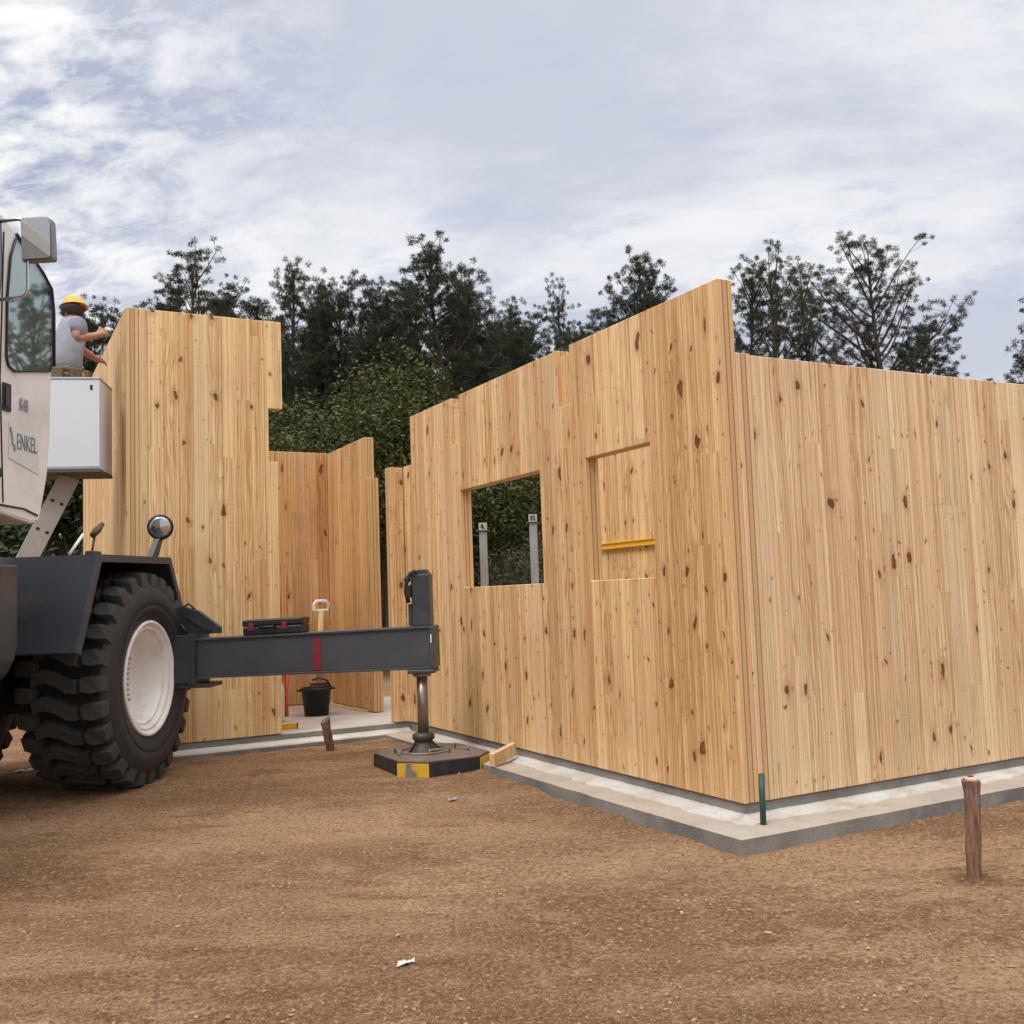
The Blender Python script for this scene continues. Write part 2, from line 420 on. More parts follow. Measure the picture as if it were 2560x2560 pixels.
def ground_mat():
    m, nt, b = newmat('brown_sandy_soil')
    tc = nt.add('ShaderNodeTexCoord').outputs['Object']
    x, y, z = nt.sep(tc)
    rx = nt.m('ADD', nt.m('MULTIPLY', x, .8), nt.m('MULTIPLY', y, -.45)); ry = nt.m('ADD', nt.m('MULTIPLY', x, .45), nt.m('MULTIPLY', y, .8))
    st = nt.comb(nt.m('MULTIPLY', rx, .55), nt.m('MULTIPLY', ry, 1.5), 0.)
    big = nt.noise(st, .7, 7., .66); mid = nt.noise(tc, 4.5, 6., .68); fine = nt.noise(tc, 42., 6., .8); grit = nt.noise(tc, 125., 4., .75)
    col = nt.mix(nt.ss(big, .40, .62), (.225, .128, .066), (.435, .272, .155))
    col = nt.mix(nt.m('MULTIPLY', nt.ss(mid, .50, .72), .6), col, (.50, .325, .19))
    col = nt.mix(nt.m('MULTIPLY', nt.ss(nt.noise(st, 2.6, 6., .7), .52, .68), .75), col, (.145, .077, .036))
    col = nt.mix(nt.m('MULTIPLY', nt.ss(fine, .50, .62), .85), col, (.105, .056, .027))
    col = nt.mix(nt.m('MULTIPLY', nt.ss(fine, .47, .36), .75), col, (.62, .42, .26))
    col = nt.mix(nt.m('MULTIPLY', nt.ss(grit, .57, .66), .85), col, (.74, .55, .38))
    col = nt.mix(nt.m('MULTIPLY', nt.ss(grit, .44, .34), .75), col, (.12, .068, .038))
    vo = nt.voro(tc, 30., 1.)
    sp = nt.m('MULTIPLY', nt.ss(vo.outputs['Distance'], .15, .09), nt.m('LESS_THAN', nt.sep(vo.outputs['Color'])[0], .085))
    col = nt.mix(nt.m('MULTIPLY', sp, .85), col, (.66, .58, .50))
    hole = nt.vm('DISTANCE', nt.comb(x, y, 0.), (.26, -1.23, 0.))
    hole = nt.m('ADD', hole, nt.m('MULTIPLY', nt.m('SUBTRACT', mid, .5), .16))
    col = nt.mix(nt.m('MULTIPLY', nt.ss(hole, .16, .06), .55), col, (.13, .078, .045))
    col = nt.vm('MULTIPLY', col, (1.04, 1.02, 1.0))
    nt.set(b.inputs['Base Color'], col); b.inputs['Roughness'].default_value = .95; b.inputs['Specular IOR Level'].default_value = .15
    hgt = nt.m('ADD', nt.m('ADD', nt.m('MULTIPLY', mid, .9), nt.m('MULTIPLY', fine, 1.3)), nt.m('ADD', nt.m('MULTIPLY', grit, .9), nt.m('MULTIPLY', sp, .6)))
    nt.set(b.inputs['Normal'], nt.bump(hgt, .95, .016))
    return m
SOIL = ground_mat()
go = link('ground', raw('ground', gv, gf, SOIL)); go['kind'] = 'structure'
for p in go.data.polygons: p.use_smooth = True

# loose grit and small stones
STONE = mat('small_stones', (.34, .23, .15), .9, 0., .8, 3., 0.)
def gravel():
    V = []; F = []; rnd = random.Random(3)
    base = [(0, 0, 1), (.9, 0, .1), (-.3, .85, .1), (-.55, -.7, .1), (.15, .2, -.8)]
    fc = [(0, 1, 2), (0, 2, 3), (0, 3, 1), (4, 2, 1), (4, 3, 2), (4, 1, 3)]
    n = 0
    while n < 22000:
        r = rnd.random()**1.6*7.2; a = rnd.uniform(-.95, .75)
        # fan out from where the photograph was taken, denser nearby
        hx, hy = .475, .88
        x = -3.74+(hx*cos(a)+hy*sin(a))*(1.9+r); y = -4.36+(hy*cos(a)-hx*sin(a))*(1.9+r)
        if x > -.33 and y > -.34: continue
        if y > 4.5: continue
        if noise.noise((x*.8, y*.8, 9.)) < rnd.uniform(-.5, .45): continue
        sz = .0028+.0095*rnd.random()**5.
        if rnd.random() < .002: sz = rnd.uniform(.010, .017)
        ra = rnd.uniform(0, 6.3); c, s_ = cos(ra), sin(ra); i0 = len(V); g = gz(x, y)
        fx, fz = rnd.uniform(.7, 1.5), rnd.uniform(.5, .9)
        for q in base:
            qx = q[0]*fx*sz*rnd.uniform(.8, 1.2); qy = q[1]*sz*rnd.uniform(.8, 1.2)
            V.append((x+qx*c-qy*s_, y+qx*s_+qy*c, g+.3*sz+q[2]*fz*sz))
        F += [tuple(i0+k for k in f) for f in fc]
        n += 1
    return raw('gravel', V, F, STONE)
gr = link('gravel', gravel()); tag(gr, 'small loose stones and grit scattered over the brown soil', 'gravel', None, 'stuff')

# ------------------------------------------------------------------ foundation
fd = thing('concrete_foundation', 'grey concrete foundation slab with a stepped ledge under the timber walls', 'foundation')
X1 = 6.6
m = MB()
m.vox([-2.565, .03, X1], [.03, 4.875, 7.4, 8.8], [-.30, -.008],
      lambda x, y, z: (x > .03 and y < 7.4) or (x < .03 and y > 4.875), .006)
m.build('floor_slab', [SLAB], fd)
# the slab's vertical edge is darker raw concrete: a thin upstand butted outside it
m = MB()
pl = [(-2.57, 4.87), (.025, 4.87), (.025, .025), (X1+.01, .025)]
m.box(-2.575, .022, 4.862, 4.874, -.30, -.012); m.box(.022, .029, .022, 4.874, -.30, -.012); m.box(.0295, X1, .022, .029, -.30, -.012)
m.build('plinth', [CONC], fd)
LX, LY, LYP = -.305, -.315, 4.70
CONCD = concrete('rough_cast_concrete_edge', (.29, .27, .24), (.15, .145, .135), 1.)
def ledge():
    bm = MB()
    bm.vox([-3.3, LX, .021, X1+.2], [LY, .021, LYP, 4.861], [-.40, -.09],
           lambda x, y, z: (x > LX and y < .021) or (LX < x < .021 and y < 4.861) or (x < .021 and LYP < y < 4.861), .0)
    bmesh.ops.subdivide_edges(bm.bm, edges=[e for e in bm.bm.edges if e.calc_length() > 1.], cuts=40, use_grid_fill=True)
    for v in bm.bm.verts:
        if v.co.z > -.2:
            n3 = noise.noise((v.co.x*5, v.co.y*5, 2.))
            v.co.z += .004*n3
            if v.co.y < LY+.02: v.co.y += .004*noise.noise((v.co.x*4, 1., 1.))
            if v.co.x < LX+.02 and v.co.y < LYP-.05: v.co.x += .004*noise.noise((v.co.y*4, 2., 1.))
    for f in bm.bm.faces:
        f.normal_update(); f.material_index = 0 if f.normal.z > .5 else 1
    return bm
ledge().build('ledge', [LEDGE, CONCD], fd)
def smear():
    """white cement slurry left along the foot of the plinth, with a ragged edge"""
    V = []; F = []
    runs = [((.021, 4.6), (.021, -.10), (-1, 0)), ((-.10, .021), (X1, .021), (0, -1)), ((-2.6, 4.861), (.0, 4.861), (0, -1))]
    for (a, b_, n_) in runs:
        L = math.hypot(b_[0]-a[0], b_[1]-a[1]); N = int(L/.03); i0 = len(V)
        for i in range(N+1):
            t = i/N; x = a[0]+(b_[0]-a[0])*t; y = a[1]+(b_[1]-a[1])*t
            w = .115+.05*noise.noise((x*2.3, y*2.3, 4.))+.035*noise.noise((x*11, y*11, 8.))
            w = max(w, .02)
            for k, (o_, h) in enumerate(((0., .030), (.35, .014), (1., .0045), (1.02, -.004))):
                pst = max(0., .021-y if n_[0] else (.021-x if X1 in b_ else 0.)); h = h*max(0., 1-pst/.10)-(.004 if pst > .09 else 0)
                V.append((x+n_[0]*(o_*w), y+n_[1]*(o_*w), -.09+h+(.003*noise.noise((x*20, y*20, k)) if k < 3 else 0)))
        for i in range(N):
            for k in range(3):
                p = i0+i*4+k; F.append((p, p+1, p+5, p+4))
    return raw('cement_smear', V, F, CEMENT)
sm = link('cement_smear', smear(), fd)

# ------------------------------------------------------------------ timber walls
def wall(label, loc, rz, xs, ys, zs, solid, material, bev=.004):
    o = MB().vox(xs, ys, zs, solid, bev).build('timber_wall', [material])
    o.location = loc; o.rotation_euler = (0, 0, rz)
    return tag(o, label, 'wall', None, 'thing')
# tall wall with the two window openings: local x = world Y, local y = -world X
ZT = 2.97; ZL = 2.50
NOT = [(1.635, 1.805, 2.545), (3.50, 3.665, 2.545)]
def s_front(x, y, z):
    if x > 4.63: return z < ZL
    if .718 < x < 1.476 and 1.272 < z < 2.127: return False
    if 2.118 < x < 3.529 and 1.272 < z < 2.125: return False
    for a, b_, zb in NOT:
        if a < x < b_ and y > -.035 and z > zb: return False
        if a < x < b_ and z > ZT-.045: return False
    return True
xs = [0, 4.63, 4.845, .718, 1.476, 2.118, 3.529]+[v for n in NOT for v in n[:2]]
wall('tall pine panel wall with two square window openings facing the crane', (0, 0, 0), radians(90), xs, [0, -.035, -T],
     [0, ZT, ZL, ZT-.045, 1.272, 2.125, 2.127, 2.545], s_front, W_FRONT)
wall('end of an inner pine panel showing its layers at the outer wall corner', (T+.002, 0, 0), radians(90), [0, .5], [0, -T], [0, 2.545], lambda x, y, z: True, W_RIGHT)
wall('long pale pine panel wall on the right with no openings', (2*T+.004, 0, 0), 0, [0, 6.2], [0, T], [0, 2.537], lambda x, y, z: True, W_RIGHT)
wall('narrow pine panel beside the doorway, joined to the tall window wall', (-.148, 4.847, 0), 0, [0, .146], [0, T], [0, 2.495], lambda x, y, z: True, W_FRONT)
# tower: side wall and notched front panel
wall('tower side wall of pine panels running away behind the crane cab', (-2.594, 4.845, 0), radians(90), [0, 4.0], [0, -T], [0, 3.855], lambda x, y, z: True, W_TOWER)
def s_tow(x, y, z):
    if z > 3.018: return x < 1.279
    if z > 2.515: return x < 1.146
    return x < 1.228
wall('tall tower front panel of pine boards with a notch cut in its edge', (-2.594+T+.002, 4.845, 0), 0, [0, 1.279, 1.146, 1.228], [0, T], [0, 2.515, 3.018, 3.855], s_tow, W_TOWER)
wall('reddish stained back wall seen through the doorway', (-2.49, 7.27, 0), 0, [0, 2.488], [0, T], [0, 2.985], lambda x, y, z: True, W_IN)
def s_in(x, y, z):
    if x < .12: return z < 2.51
    if .86 < x < .94 and y > -.03 and z > 2.55: return False
    return True
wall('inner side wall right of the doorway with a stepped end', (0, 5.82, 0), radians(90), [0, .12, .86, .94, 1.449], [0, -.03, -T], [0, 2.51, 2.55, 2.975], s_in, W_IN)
wall('inner partition behind the right-hand window carrying the yellow beam', (2.2, 1.6, 0), radians(90), [0, 3.45], [0, -T], [0, 2.95], lambda x, y, z: True, W_FRONT)
yb = MB()
yb.box(2.155, 2.197, 1.75, 4.95, -.033, -.021, .002); yb.box(2.155, 2.197, 1.75, 4.95, .021, .033, .002); yb.box(2.168, 2.197, 1.75, 4.95, -.021, .021)
o = yb.build('timber_beam', [BEAMY]); o.location = (0, 0, 1.672)
tag(o, 'bright yellow beam fixed level across the inner partition', 'beam')

# steel posts behind the left-hand window
for i, (px, py, pz, lab) in enumerate(((1.03, 5.16, 1.885, 'shorter grey steel post seen in the left window, plain pale tag on top'),
                                      (1.50, 4.90, 1.955, 'taller grey steel post beside the window jamb, pale tag on top'))):
    p = thing('steel_post', lab, 'post', (px, py, -.008), radians(-28), 'grey steel posts inside the window')
    MB().box(-.042, .042, -.042, .042, .012, pz, .006).build('post_shaft', [STEEL], p)
    MB().box(-.07, .07, -.07, .07, 0, .012, .002).build('base_plate', [STEEL], p)
    MB().box(-.075, .075, -.06, .06, pz, pz+.012, .002).build('top_plate', [DARKSTEEL2], p)
    t = MB(); t.box(-.045, .045, -.012, -.006, pz+.012, pz+.095, .001)
    t.build('tag', [mat('dull_tag', (.42, .42, .41), .6, 0., .15, 60.)], p)
    t = MB()
    if i == 0:
        t.box(-.020, .005, -.0145, -.012, pz+.040, pz+.075); t.box(-.002, .020, -.0145, -.012, pz+.030, pz+.042)
    else:
        t.box(-.024, -.006, -.0145, -.012, pz+.030, pz+.070); t.box(.006, .022, -.0145, -.012, pz+.030, pz+.062); t.box(-.024, .022, -.0145, -.012, pz+.070, pz+.080)
    t.build('tag_mark', [BPLAST], p)

# ------------------------------------------------------------------ crane
CR = thing('mobile_crane', 'dark grey mobile crane with a white cab and one outrigger set down', 'crane', (-2.603, 3.664, 0), radians(-32.337))
WC, WR = .662, .81
def tyre():
    b = MB()
    prof = [(.425, -.585), (.44, -.60), (.52, -.628), (.62, -.632), (.70, -.61), (.742, -.575), (.750, -.50), (.754, -.30), (.750, -.10),
            (.742, -.025), (.70, .01), (.62, .032), (.56, .034), (.552, .026), (.545, .033), (.52, .028), (.44, 0.), (.425, -.015)]
    b.lathe(prof, (0, 0, 0), 'X', 96, 1, False, False)
    for f in b.bm.faces:
        rr = math.hypot(f.calc_center_median().y, f.calc_center_median().z)
        if rr > .738: f.material_index = 2
    def lug(poly, r0f, r1f, mi=0):
        n = len(poly); lo = []; hi = []
        for a, u in poly:
            r0 = r0f(u); r1 = r1f(u)
            lo.append(b.bm.verts.new((u, cos(a)*r0, sin(a)*r0)))
        cx = sum(p[0] for p in poly)/n; cu = sum(p[1] for p in poly)/n
        for a, u in poly:
            a2 = a+(cx-a)*.13; u2 = u+(cu-u)*.10; r1 = r1f(u2)
            hi.append(b.bm.verts.new((u2, cos(a2)*r1, sin(a2)*r1)))
        fs = [b.bm.faces.new(hi), b.bm.faces.new(list(reversed(lo)))]
        for i in range(n): fs.append(b.bm.faces.new((lo[i], lo[(i+1) % n], hi[(i+1) % n], hi[i])))
        for f in fs: f.material_index = mi
        bmesh.ops.recalc_face_normals(b.bm, faces=fs)
    base = lambda u: .700 if (u > -.05 or u < -.55) else .742
    def top(u):
        e = min(max((abs(u+.30)-.20)/.15, 0.), 1.)
        return .815-.045*e**2
    P = 27; st = 2*pi/P
    cl = [(-.495, .20), (-.42, .0), (-.385, -.02), (-.30, .14), (-.225, .42), (-.155, .44)]
    for k in range(P):
        a = k*st
        sh_ = lambda q, m_: [(q+.06*st, m_(.014)), (q+.02*st, m_(-.06)), (q+.06*st, m_(-.118)), (q+.18*st, m_(-.138)), (q+.56*st, m_(-.138)), (q+.68*st, m_(-.118)), (q+.72*st, m_(-.06)), (q+.66*st, m_(.014))]
        lug(sh_(a, lambda u: u), base, top)
        lug(sh_(a+.35*st, lambda u: -.60-u), base, top)
        lug([(a+(c_-.27)*st, u) for u, c_ in cl]+[(a+(c_+.30)*st, u) for u, c_ in reversed(cl)], base, top)
    return b.mesh('tyre', [RUBBER, SIDEWALL, TREADGAP])
def rim():
    b = MB()
    b.lathe([(.425, -.58), (.40, -.58), (.40, -.05), (.432, -.018), (.436, .004), (.428, .014), (.412, .010), (.400, -.012), (.392, -.018), (.384, -.010), (.372, -.012), (.362, -.040),
             (.350, -.048), (.340, -.040), (.330, -.050), (.318, -.12), (.302, -.20), (.29, -.26), (.255, -.30), (.18, -.32), (.17, -.31), (.10, -.31), (.09, -.29), (.001, -.285)], (0, 0, 0), 'X', 96)
    return b.mesh('rim', [RIMW])
TY, RI = tyre(), rim()
wl = None
for i, (u, v, flip) in enumerate(((0, .06, 0), (-2.05, .06, 1), (0, -3.35, 0), (-2.05, -3.35, 1))):
    w = bpy.data.objects.new('wheel', None); COL.objects.link(w); w.parent = CR
    w.location = (u, v, WC); w.rotation_euler = (0, 0, pi if flip else 0)
    link('tyre', TY, w); link('rim', RI, w)
    n = MB()
    for k in range(9):
        a = radians(150)+k*.115
        n.tube([(-.07, .334*cos(a), .334*sin(a)), (-.012, .334*cos(a), .334*sin(a))], .011, 6)
    n.build('lug_nuts', [mat('dusty_nuts', (.42, .34, .27), .7, .1, .3, 30.)], w)
# fender: bent sheet over the wheel with a lighter edge
fp = [(-1.048, .920), (-.745, 1.575), (.447, 1.592), (.802, 1.0)]
b = MB()
th = .03
def off(i):
    p = Vector(fp[i]); ds = []
    if i > 0: d = (Vector(fp[i])-Vector(fp[i-1])).normalized(); ds.append(Vector((d.y, -d.x)))
    if i < len(fp)-1: d = (Vector(fp[i+1])-Vector(fp[i])).normalized(); ds.append(Vector((d.y, -d.x)))
    n = sum(ds, Vector((0, 0))).normalized()
    return p+n*th/max(n.dot(ds[0]), .4)
inn = [off(i) for i in range(4)]
for i in range(3):
    q = [fp[i], fp[i+1], inn[i+1], inn[i]]
    b.prism([(-.012, p[0], p[1]) for p in q], (-.76, 0, 0))
fe = b.build('fender', [DARKSTEEL], CR)
b = MB(); th = .052; inn2 = [off(i) for i in range(4)]
for i in range(3):
    q = [fp[i], fp[i+1], inn2[i+1], inn2[i]]
    b.prism([(.008, p[0], p[1]) for p in q], (-.02, 0, 0))
b.build('edge_flange', [DARKSTEEL2], fe)
# deck behind the fender and the chassis
b = MB()
b.box(-2.05, -.775, -.742, .95, 1.50, 1.588, .01); b.box(-1.95, -.80, -4.2, 1.0, .62, 1.495, .02)
b.prism([(-.775, -1.045, .925), (-.775, -.75, 1.585), (-.775, -.735, 1.57), (-.775, -1.03, .915)], (-1.2, 0, 0))
b.build('chassis', [DARKSTEEL], CR)
b = MB(); b.box(-1.75, -1.0, -2.5, .9, .46, .615, .02); b.tube([(-1.9, .06, WC), (-.62, .06, WC)], .14, 16); b.tube([(-1.9, -3.35, WC), (-.15, -3.35, WC)], .14, 16); b.box(-1.4, -.64, -.30, .42, .45, .95, .04)
b.build('axle', [BLACK], CR)
b = MB()   # fuel tank with a rounded underside in front of the fender
prof = [(-.207, 1.49), (-.207, 1.0), (-.225, .90), (-.275, .81), (-.345, .755), (-.45, .73), (-.95, .73), (-.95, 1.49)]
b.prism([(u, -2.25, w_) for u, w_ in prof], (0, .88, 0), 0, .012)
b.build('fuel_tank', [DARKSTEEL2], CR)
# turret under the cab and the cab itself
b = MB(); b.lathe([(.62, 1.59), (.62, 1.70), (.58, 1.74), (.58, 1.80)], (-1.35, -1.9, 0), 'Z', 40)
b.box(-1.9, -.95, -2.6, -1.0, 1.80, 1.95, .02)
b.build('turret', [DARKSTEEL], CR)
UC = -.1
cp = [(-3.15, 3.70), (-2.15, 3.70), (-1.765, 3.62), (-1.55, 3.54), (-1.30, 3.425), (-1.197, 3.355), (-1.170, 3.22), (-1.165, 2.775), (-1.183, 2.307), (-1.215, 2.067), (-1.300, 1.79), (-1.323, 1.755), (-1.40, 1.742), (-1.744, 1.785), (-3.15, 1.785)]
b = MB(); b.prism([(UC, v, w_) for v, w_ in cp], (-.95, 0, 0), 0, .022)
cab = b.build('cab', [CABW], CR)
b = MB()   # dark sill seam along the bottom of the cab
b.tube([(UC+.004, -1.345, 1.80), (UC+.004, -1.50, 1.83), (UC+.004, -3.1, 1.86)], .006, 6)
b.tube([(UC+.004, -1.73, 3.50), (UC+.004, -1.745, 3.0), (UC+.004, -1.76, 2.60), (UC+.004, -1.72, 1.85)], .004, 6)
b.build('door_seam', [BLACK], cab)
def pane(name, pts, m_, frame=.016, u=UC):
    b_ = MB(); P3 = [(u+.009, v, w_) for v, w_ in pts]
    b_.prism(P3, (.006, 0, 0))
    o_ = b_.build(name, [m_], cab)
    f_ = MB(); f_.tube(P3+[P3[0], P3[1]], frame*.5, 8, 0, False)
    f_.build('rubber_seal', [BPLAST], o_, True)
    return o_
pane('side_window', [(-1.61, 3.50), (-1.52, 3.465), (-1.40, 3.415), (-1.29, 3.35), (-1.225, 3.30), (-1.200, 3.18), (-1.197, 2.79), (-1.21, 2.755), (-1.40, 2.715), (-1.62, 2.665), (-1.68, 2.685), (-1.702, 2.74), (-1.697, 3.11), (-1.665, 3.37)], GLASS)
b = MB(); b.prism([(UC+.001, v, w_) for v, w_ in [(-1.61, 3.50), (-1.52, 3.465), (-1.40, 3.415), (-1.29, 3.35), (-1.225, 3.30), (-1.200, 3.18), (-1.197, 2.79), (-1.21, 2.755), (-1.40, 2.715), (-1.62, 2.665), (-1.68, 2.685), (-1.702, 2.74), (-1.697, 3.11), (-1.665, 3.37)]], (.002, 0, 0)); b.build('cab_lining', [LINER], cab)
b = MB(); b.prism([(UC+.0035, v, w_) for v, w_ in [(-1.205, 3.16), (-1.203, 2.79), (-1.215, 2.765), (-1.40, 2.725), (-1.62, 2.675), (-1.675, 2.695), (-1.695, 2.745), (-1.690, 3.035)]], (.002, 0, 0)); bl_ = b.build('window_blind', [BLIND], cab)
for q in (-1.60, -1.50, -1.33):
    b = MB(); b.prism([(UC+.006, q, 2.72+(q+1.6)*.15), (UC+.006, q+.035, 2.725+(q+1.6)*.15), (UC+.006, q+.035, 3.045+(q+1.6)*.24), (UC+.006, q, 3.04+(q+1.6)*.24)], (.001, 0, 0)); b.build('blind_slat', [BLIND2], bl_)
pane('door_window', [(-1.78, 3.55), (-1.765, 3.25), (-1.80, 2.98), (-2.6, 2.90), (-2.65, 3.58)], DARKGLASS)
b = MB(); b.tube([(UC+.004, -1.60, 3.535), (UC+.004, -1.29, 3.385), (UC+.004, -1.185, 3.31), (UC+.004, -1.158, 3.16), (UC+.004, -1.155, 2.80)], .012, 8)
b.build('windscreen_seal', [BPLAST], cab)
b = MB(); b.prism([(UC-.12, -3.152, 2.75), (UC-.83, -3.152, 2.75), (UC-.83, -3.152, 3.5), (UC-.12, -3.152, 3.5)], (0, -.008, 0), 0, .002); b.build('rear_window', [DARKGLASS], cab)
b = MB(); b.box(UC+.001, UC+.012, -1.735, -1.652, 2.405, 2.575, .004); b.build('door_handle_recess', [BPLAST], cab)
b = MB(); b.box(UC+.012, UC+.022, -1.72, -1.69, 2.43, 2.55, .003); b.build('door_handle', [DARKSTEEL2], cab)
b = MB(); b.tube([(UC-.01, -1.80, 2.02), (UC+.03, -1.80, 2.02)], .03, 16); b.build('door_lock', [BPLAST], cab)
INK = mat('faded_blue_grey_lettering', (.20, .235, .26), .6, 0., .35, 60.)
STICK = mat('faded_sticker', (.62, .64, .635), .5, 0., .08, 12.)
b = MB(); b.prism([(UC+.001, -1.665, 2.345), (UC+.001, -1.33, 2.265), (UC+.001, -1.33, 2.06), (UC+.001, -1.665, 2.125)], (.003, 0, 0)); b.build('door_sticker', [STICK], cab)
def letters(body, v, w_, size, xs=1., shear=0.):
    cu = bpy.data.curves.new('lettering', 'FONT'); cu.body = body; cu.size = size; cu.extrude = .0012; cu.space_character = 1.02
    o_ = bpy.data.objects.new('tmp', cu); COL.objects.link(o_)
    bpy.context.view_layer.update()
    me = bpy.data.meshes.new_from_object(o_.evaluated_get(bpy.context.evaluated_depsgraph_get()))
    bpy.data.objects.remove(o_)
    for q in me.vertices:
        a, c_ = q.co.x*xs, q.co.y
        q.co = Vector((UC+.0065+q.co.z, v+a, w_+c_))
    me.materials.clear(); me.materials.append(INK)
    return link('lettering', me, cab)
letters('ENKEL', -1.585, 2.192, .142, .54)
letters('K48', -1.555, 2.437, .115, .50)
b = MB(); b.tube([(UC+.006, -1.655, 2.315), (UC+.006, -1.633, 2.25), (UC+.006, -1.628, 2.21)], .0055, 6); b.tube([(UC+.006, -1.612, 2.215), (UC+.006, -1.606, 2.175)], .007, 6); b.build('logo_mark', [INK], cab)
# mirror on its bent tube
mi = MB()
mi.tube([(UC-.01, -1.80, 3.535), (.03, -1.80, 3.545), (.07, -1.80, 3.535), (.092, -1.80, 3.505), (.097, -1.80, 3.44), (.099, -1.80, 3.12), (.092, -1.80, 3.085), (.07, -1.80, 3.065), (.03, -1.80, 3.06), (UC-.01, -1.80, 3.055)], .0115, 10)
mb = mi.build('mirror_bracket', [CHROME], CR)
def rrect(u0, u1, w0, w1, v, skew=.0):
    r = .03; pts = []
    for (cx, cw, a0) in ((u1-r*1.6, w1-r*1.6, 0), (u0+r*.6, w1-r*.6, 90), (u0+r*.6, w0+r*.6, 180), (u1-r*.6, w0+r*.6, 270)):
        rr = r*1.6 if a0 == 0 else r*.6
        for k in range(6):
            a = radians(a0+k*18)
            pts.append((cx+rr*cos(a)+skew*(cw-w0), v, cw+rr*sin(a)))
    return pts
b = MB(); b.prism(rrect(.066, .262, 3.275, 3.548, -1.815, -.05), (0, .055, 0), 0, .010)
mh = b.build('mirror', [mat('grey_mirror_shell', (.20, .20, .20), .45)], CR)
b = MB(); b.prism(rrect(.076, .252, 3.285, 3.538, -1.818, -.05), (0, .002, 0)); mg = b.build('mirror_glass', [MIRROR], mh)
for v in mg.data.vertices: v.co.y += (v.co.z-3.41)*.05-.007
# work lamp on the fender
lp = MB(); lp.prism([(-.10, .33, 1.585), (-.10, .45, 1.585), (-.10, .55, 1.745), (-.10, .50, 1.765), (-.10, .47, 1.745)], (-.05, 0, 0), 0, .004)
lo_ = lp.build('work_lamp', [DARKSTEEL], CR)
hd = MB(); hd.lathe([(.001, .09), (.05, .085), (.085, .05), (.104, .0), (.104, -.012), (.094, -.016)], (0, 0, 0), 'Y', 40)
h_ = hd.build('lamp_housing', [BPLAST], lo_); h_.location = (-.10, .50, 1.845); h_.rotation_euler = (radians(4), 0, radians(12))
gl = MB(); gl.lathe([(.096, -.014), (.07, -.020), (.001, -.026)], (0, 0, 0), 'Y', 40)
g_ = gl.build('lamp_glass', [LAMPG], lo_); g_.location = h_.location; g_.rotation_euler = h_.rotation_euler
# small controls standing on the deck
b = MB(); b.tube([(-.30, -.575, 1.59), (-.30, -.375, 1.745)], .011, 10); b.build('grab_rod', [WPLAST], CR)
b = MB(); b.tube([(-.30, -.255, 1.59), (-.30, -.20, 1.755)], .009, 8); b.tube([(-.30, -.235, 1.745), (-.30, -.17, 1.785), (-.30, -.085, 1.84)], [.022, .03, .018], 10); b.box(-.33, -.27, -.30, -.15, 1.583, 1.63, .012)
b.build('ratchet_lever', [RUST], CR)
# outrigger: housing, beam, jack
og = MB(); og.box(-2.0, .13, .475, .80, .575, .965, .012); og.box(.128, .185, .470, .805, .565, .975, .006); og.box(-.1, .30, .50, .78, .538, .572, .004)
hs = og.build('outrigger_housing', [DARKSTEEL], CR)
b = MB(); b.prism([(.0, .56, 1.19), (.07, .56, 1.19), (.185, .56, 1.155), (.365, .56, 1.02), (.365, .56, .968), (.0, .56, .968)], (0, .05, 0), 0, .004)
b.prism([(.05, .535, 1.13), (.10, .535, 1.13), (.30, .535, 1.0), (.26, .535, .99)], (0, .024, 0)); b.tube([(.10, .535, .98), (.05, .535, 1.05)], .012, 8); b.tube([(.04, .57, 1.18), (.10, .58, 1.215), (.15, .58, 1.165)], .010, 8)
b.build('gusset', [DARKSTEEL], CR)
def sk(u): return (u-.17)/1.95
b = MB()
def beam_slab(d0, d1, v0, v1, u0=.18, u1=2.115, mi=0):
    """d0..d1 measured 0..1 between the beam's lower and upper face"""
    lo = lambda u: .612+.021*sk(u); hi = lambda u: .932+.041*sk(u)
    z = lambda u, d: lo(u)+(hi(u)-lo(u))*d
    b.prism([(u0, v0, z(u0, d0)), (u1, v0, z(u1, d0)), (u1, v0, z(u1, d1)), (u0, v0, z(u0, d1))], (0, v1-v0, 0), mi, .003)
beam_slab(0, .055, .500, .765); beam_slab(.945, 1., .500, .765); beam_slab(.058, .942, .518, .75)
b.box(2.085, 2.125, .496, .77, .640, .968, .004); b.box(1.90, 2.12, .50, .765, .598, .632, .01)
bm_ = b.build('outrigger_beam', [DARKSTEEL2], CR)
b = MB(); b.prism([(1.137, .5165, .650), (1.152, .5165, .902), (1.205, .5165, .903), (1.205, .5165, .651)][::-1], (0, -.002, 0)); b.build('red_band', [RED], bm_)
b = MB(); b.box(2.093, 2.103, .493, .4955, .84, .905); b.build('reflector', [WPLAST], bm_)
jk = MB(); jk.box(1.945, 2.088, .53, .74, .972, 1.385, .008); jk.prism([(1.935, .55, 1.30), (1.945, .55, 1.385), (2.0, .55, 1.425), (2.06, .55, 1.425), (2.085, .55, 1.385), (2.085, .55, 1.30)], (0, .16, 0), 0, .006)
jk.box(1.915, 1.944, .545, .70, .975, 1.15, .004)
jc = jk.build('jack_housing', [DARKSTEEL], CR)
b = MB(); b.tube([(1.925, .52, 1.16), (1.905, .515, 1.24), (1.91, .515, 1.32), (1.945, .515, 1.395), (1.99, .52, 1.41)], .017, 10); b.tube([(1.90, .53, 1.33), (1.93, .53, 1.36)], .026, 10); b.box(1.905, 1.945, .50, .56, 1.20, 1.30, .006)
b.build('hydraulic_fitting', [BLACK], jc)
b = MB(); b.tube([(1.998, .615, .60), (1.998, .615, .11)], .044, 24); b.tube([(1.998, .615, .60), (1.998, .615, .572)], .075, 24)
b.build('jack_rod', [ROD], CR)
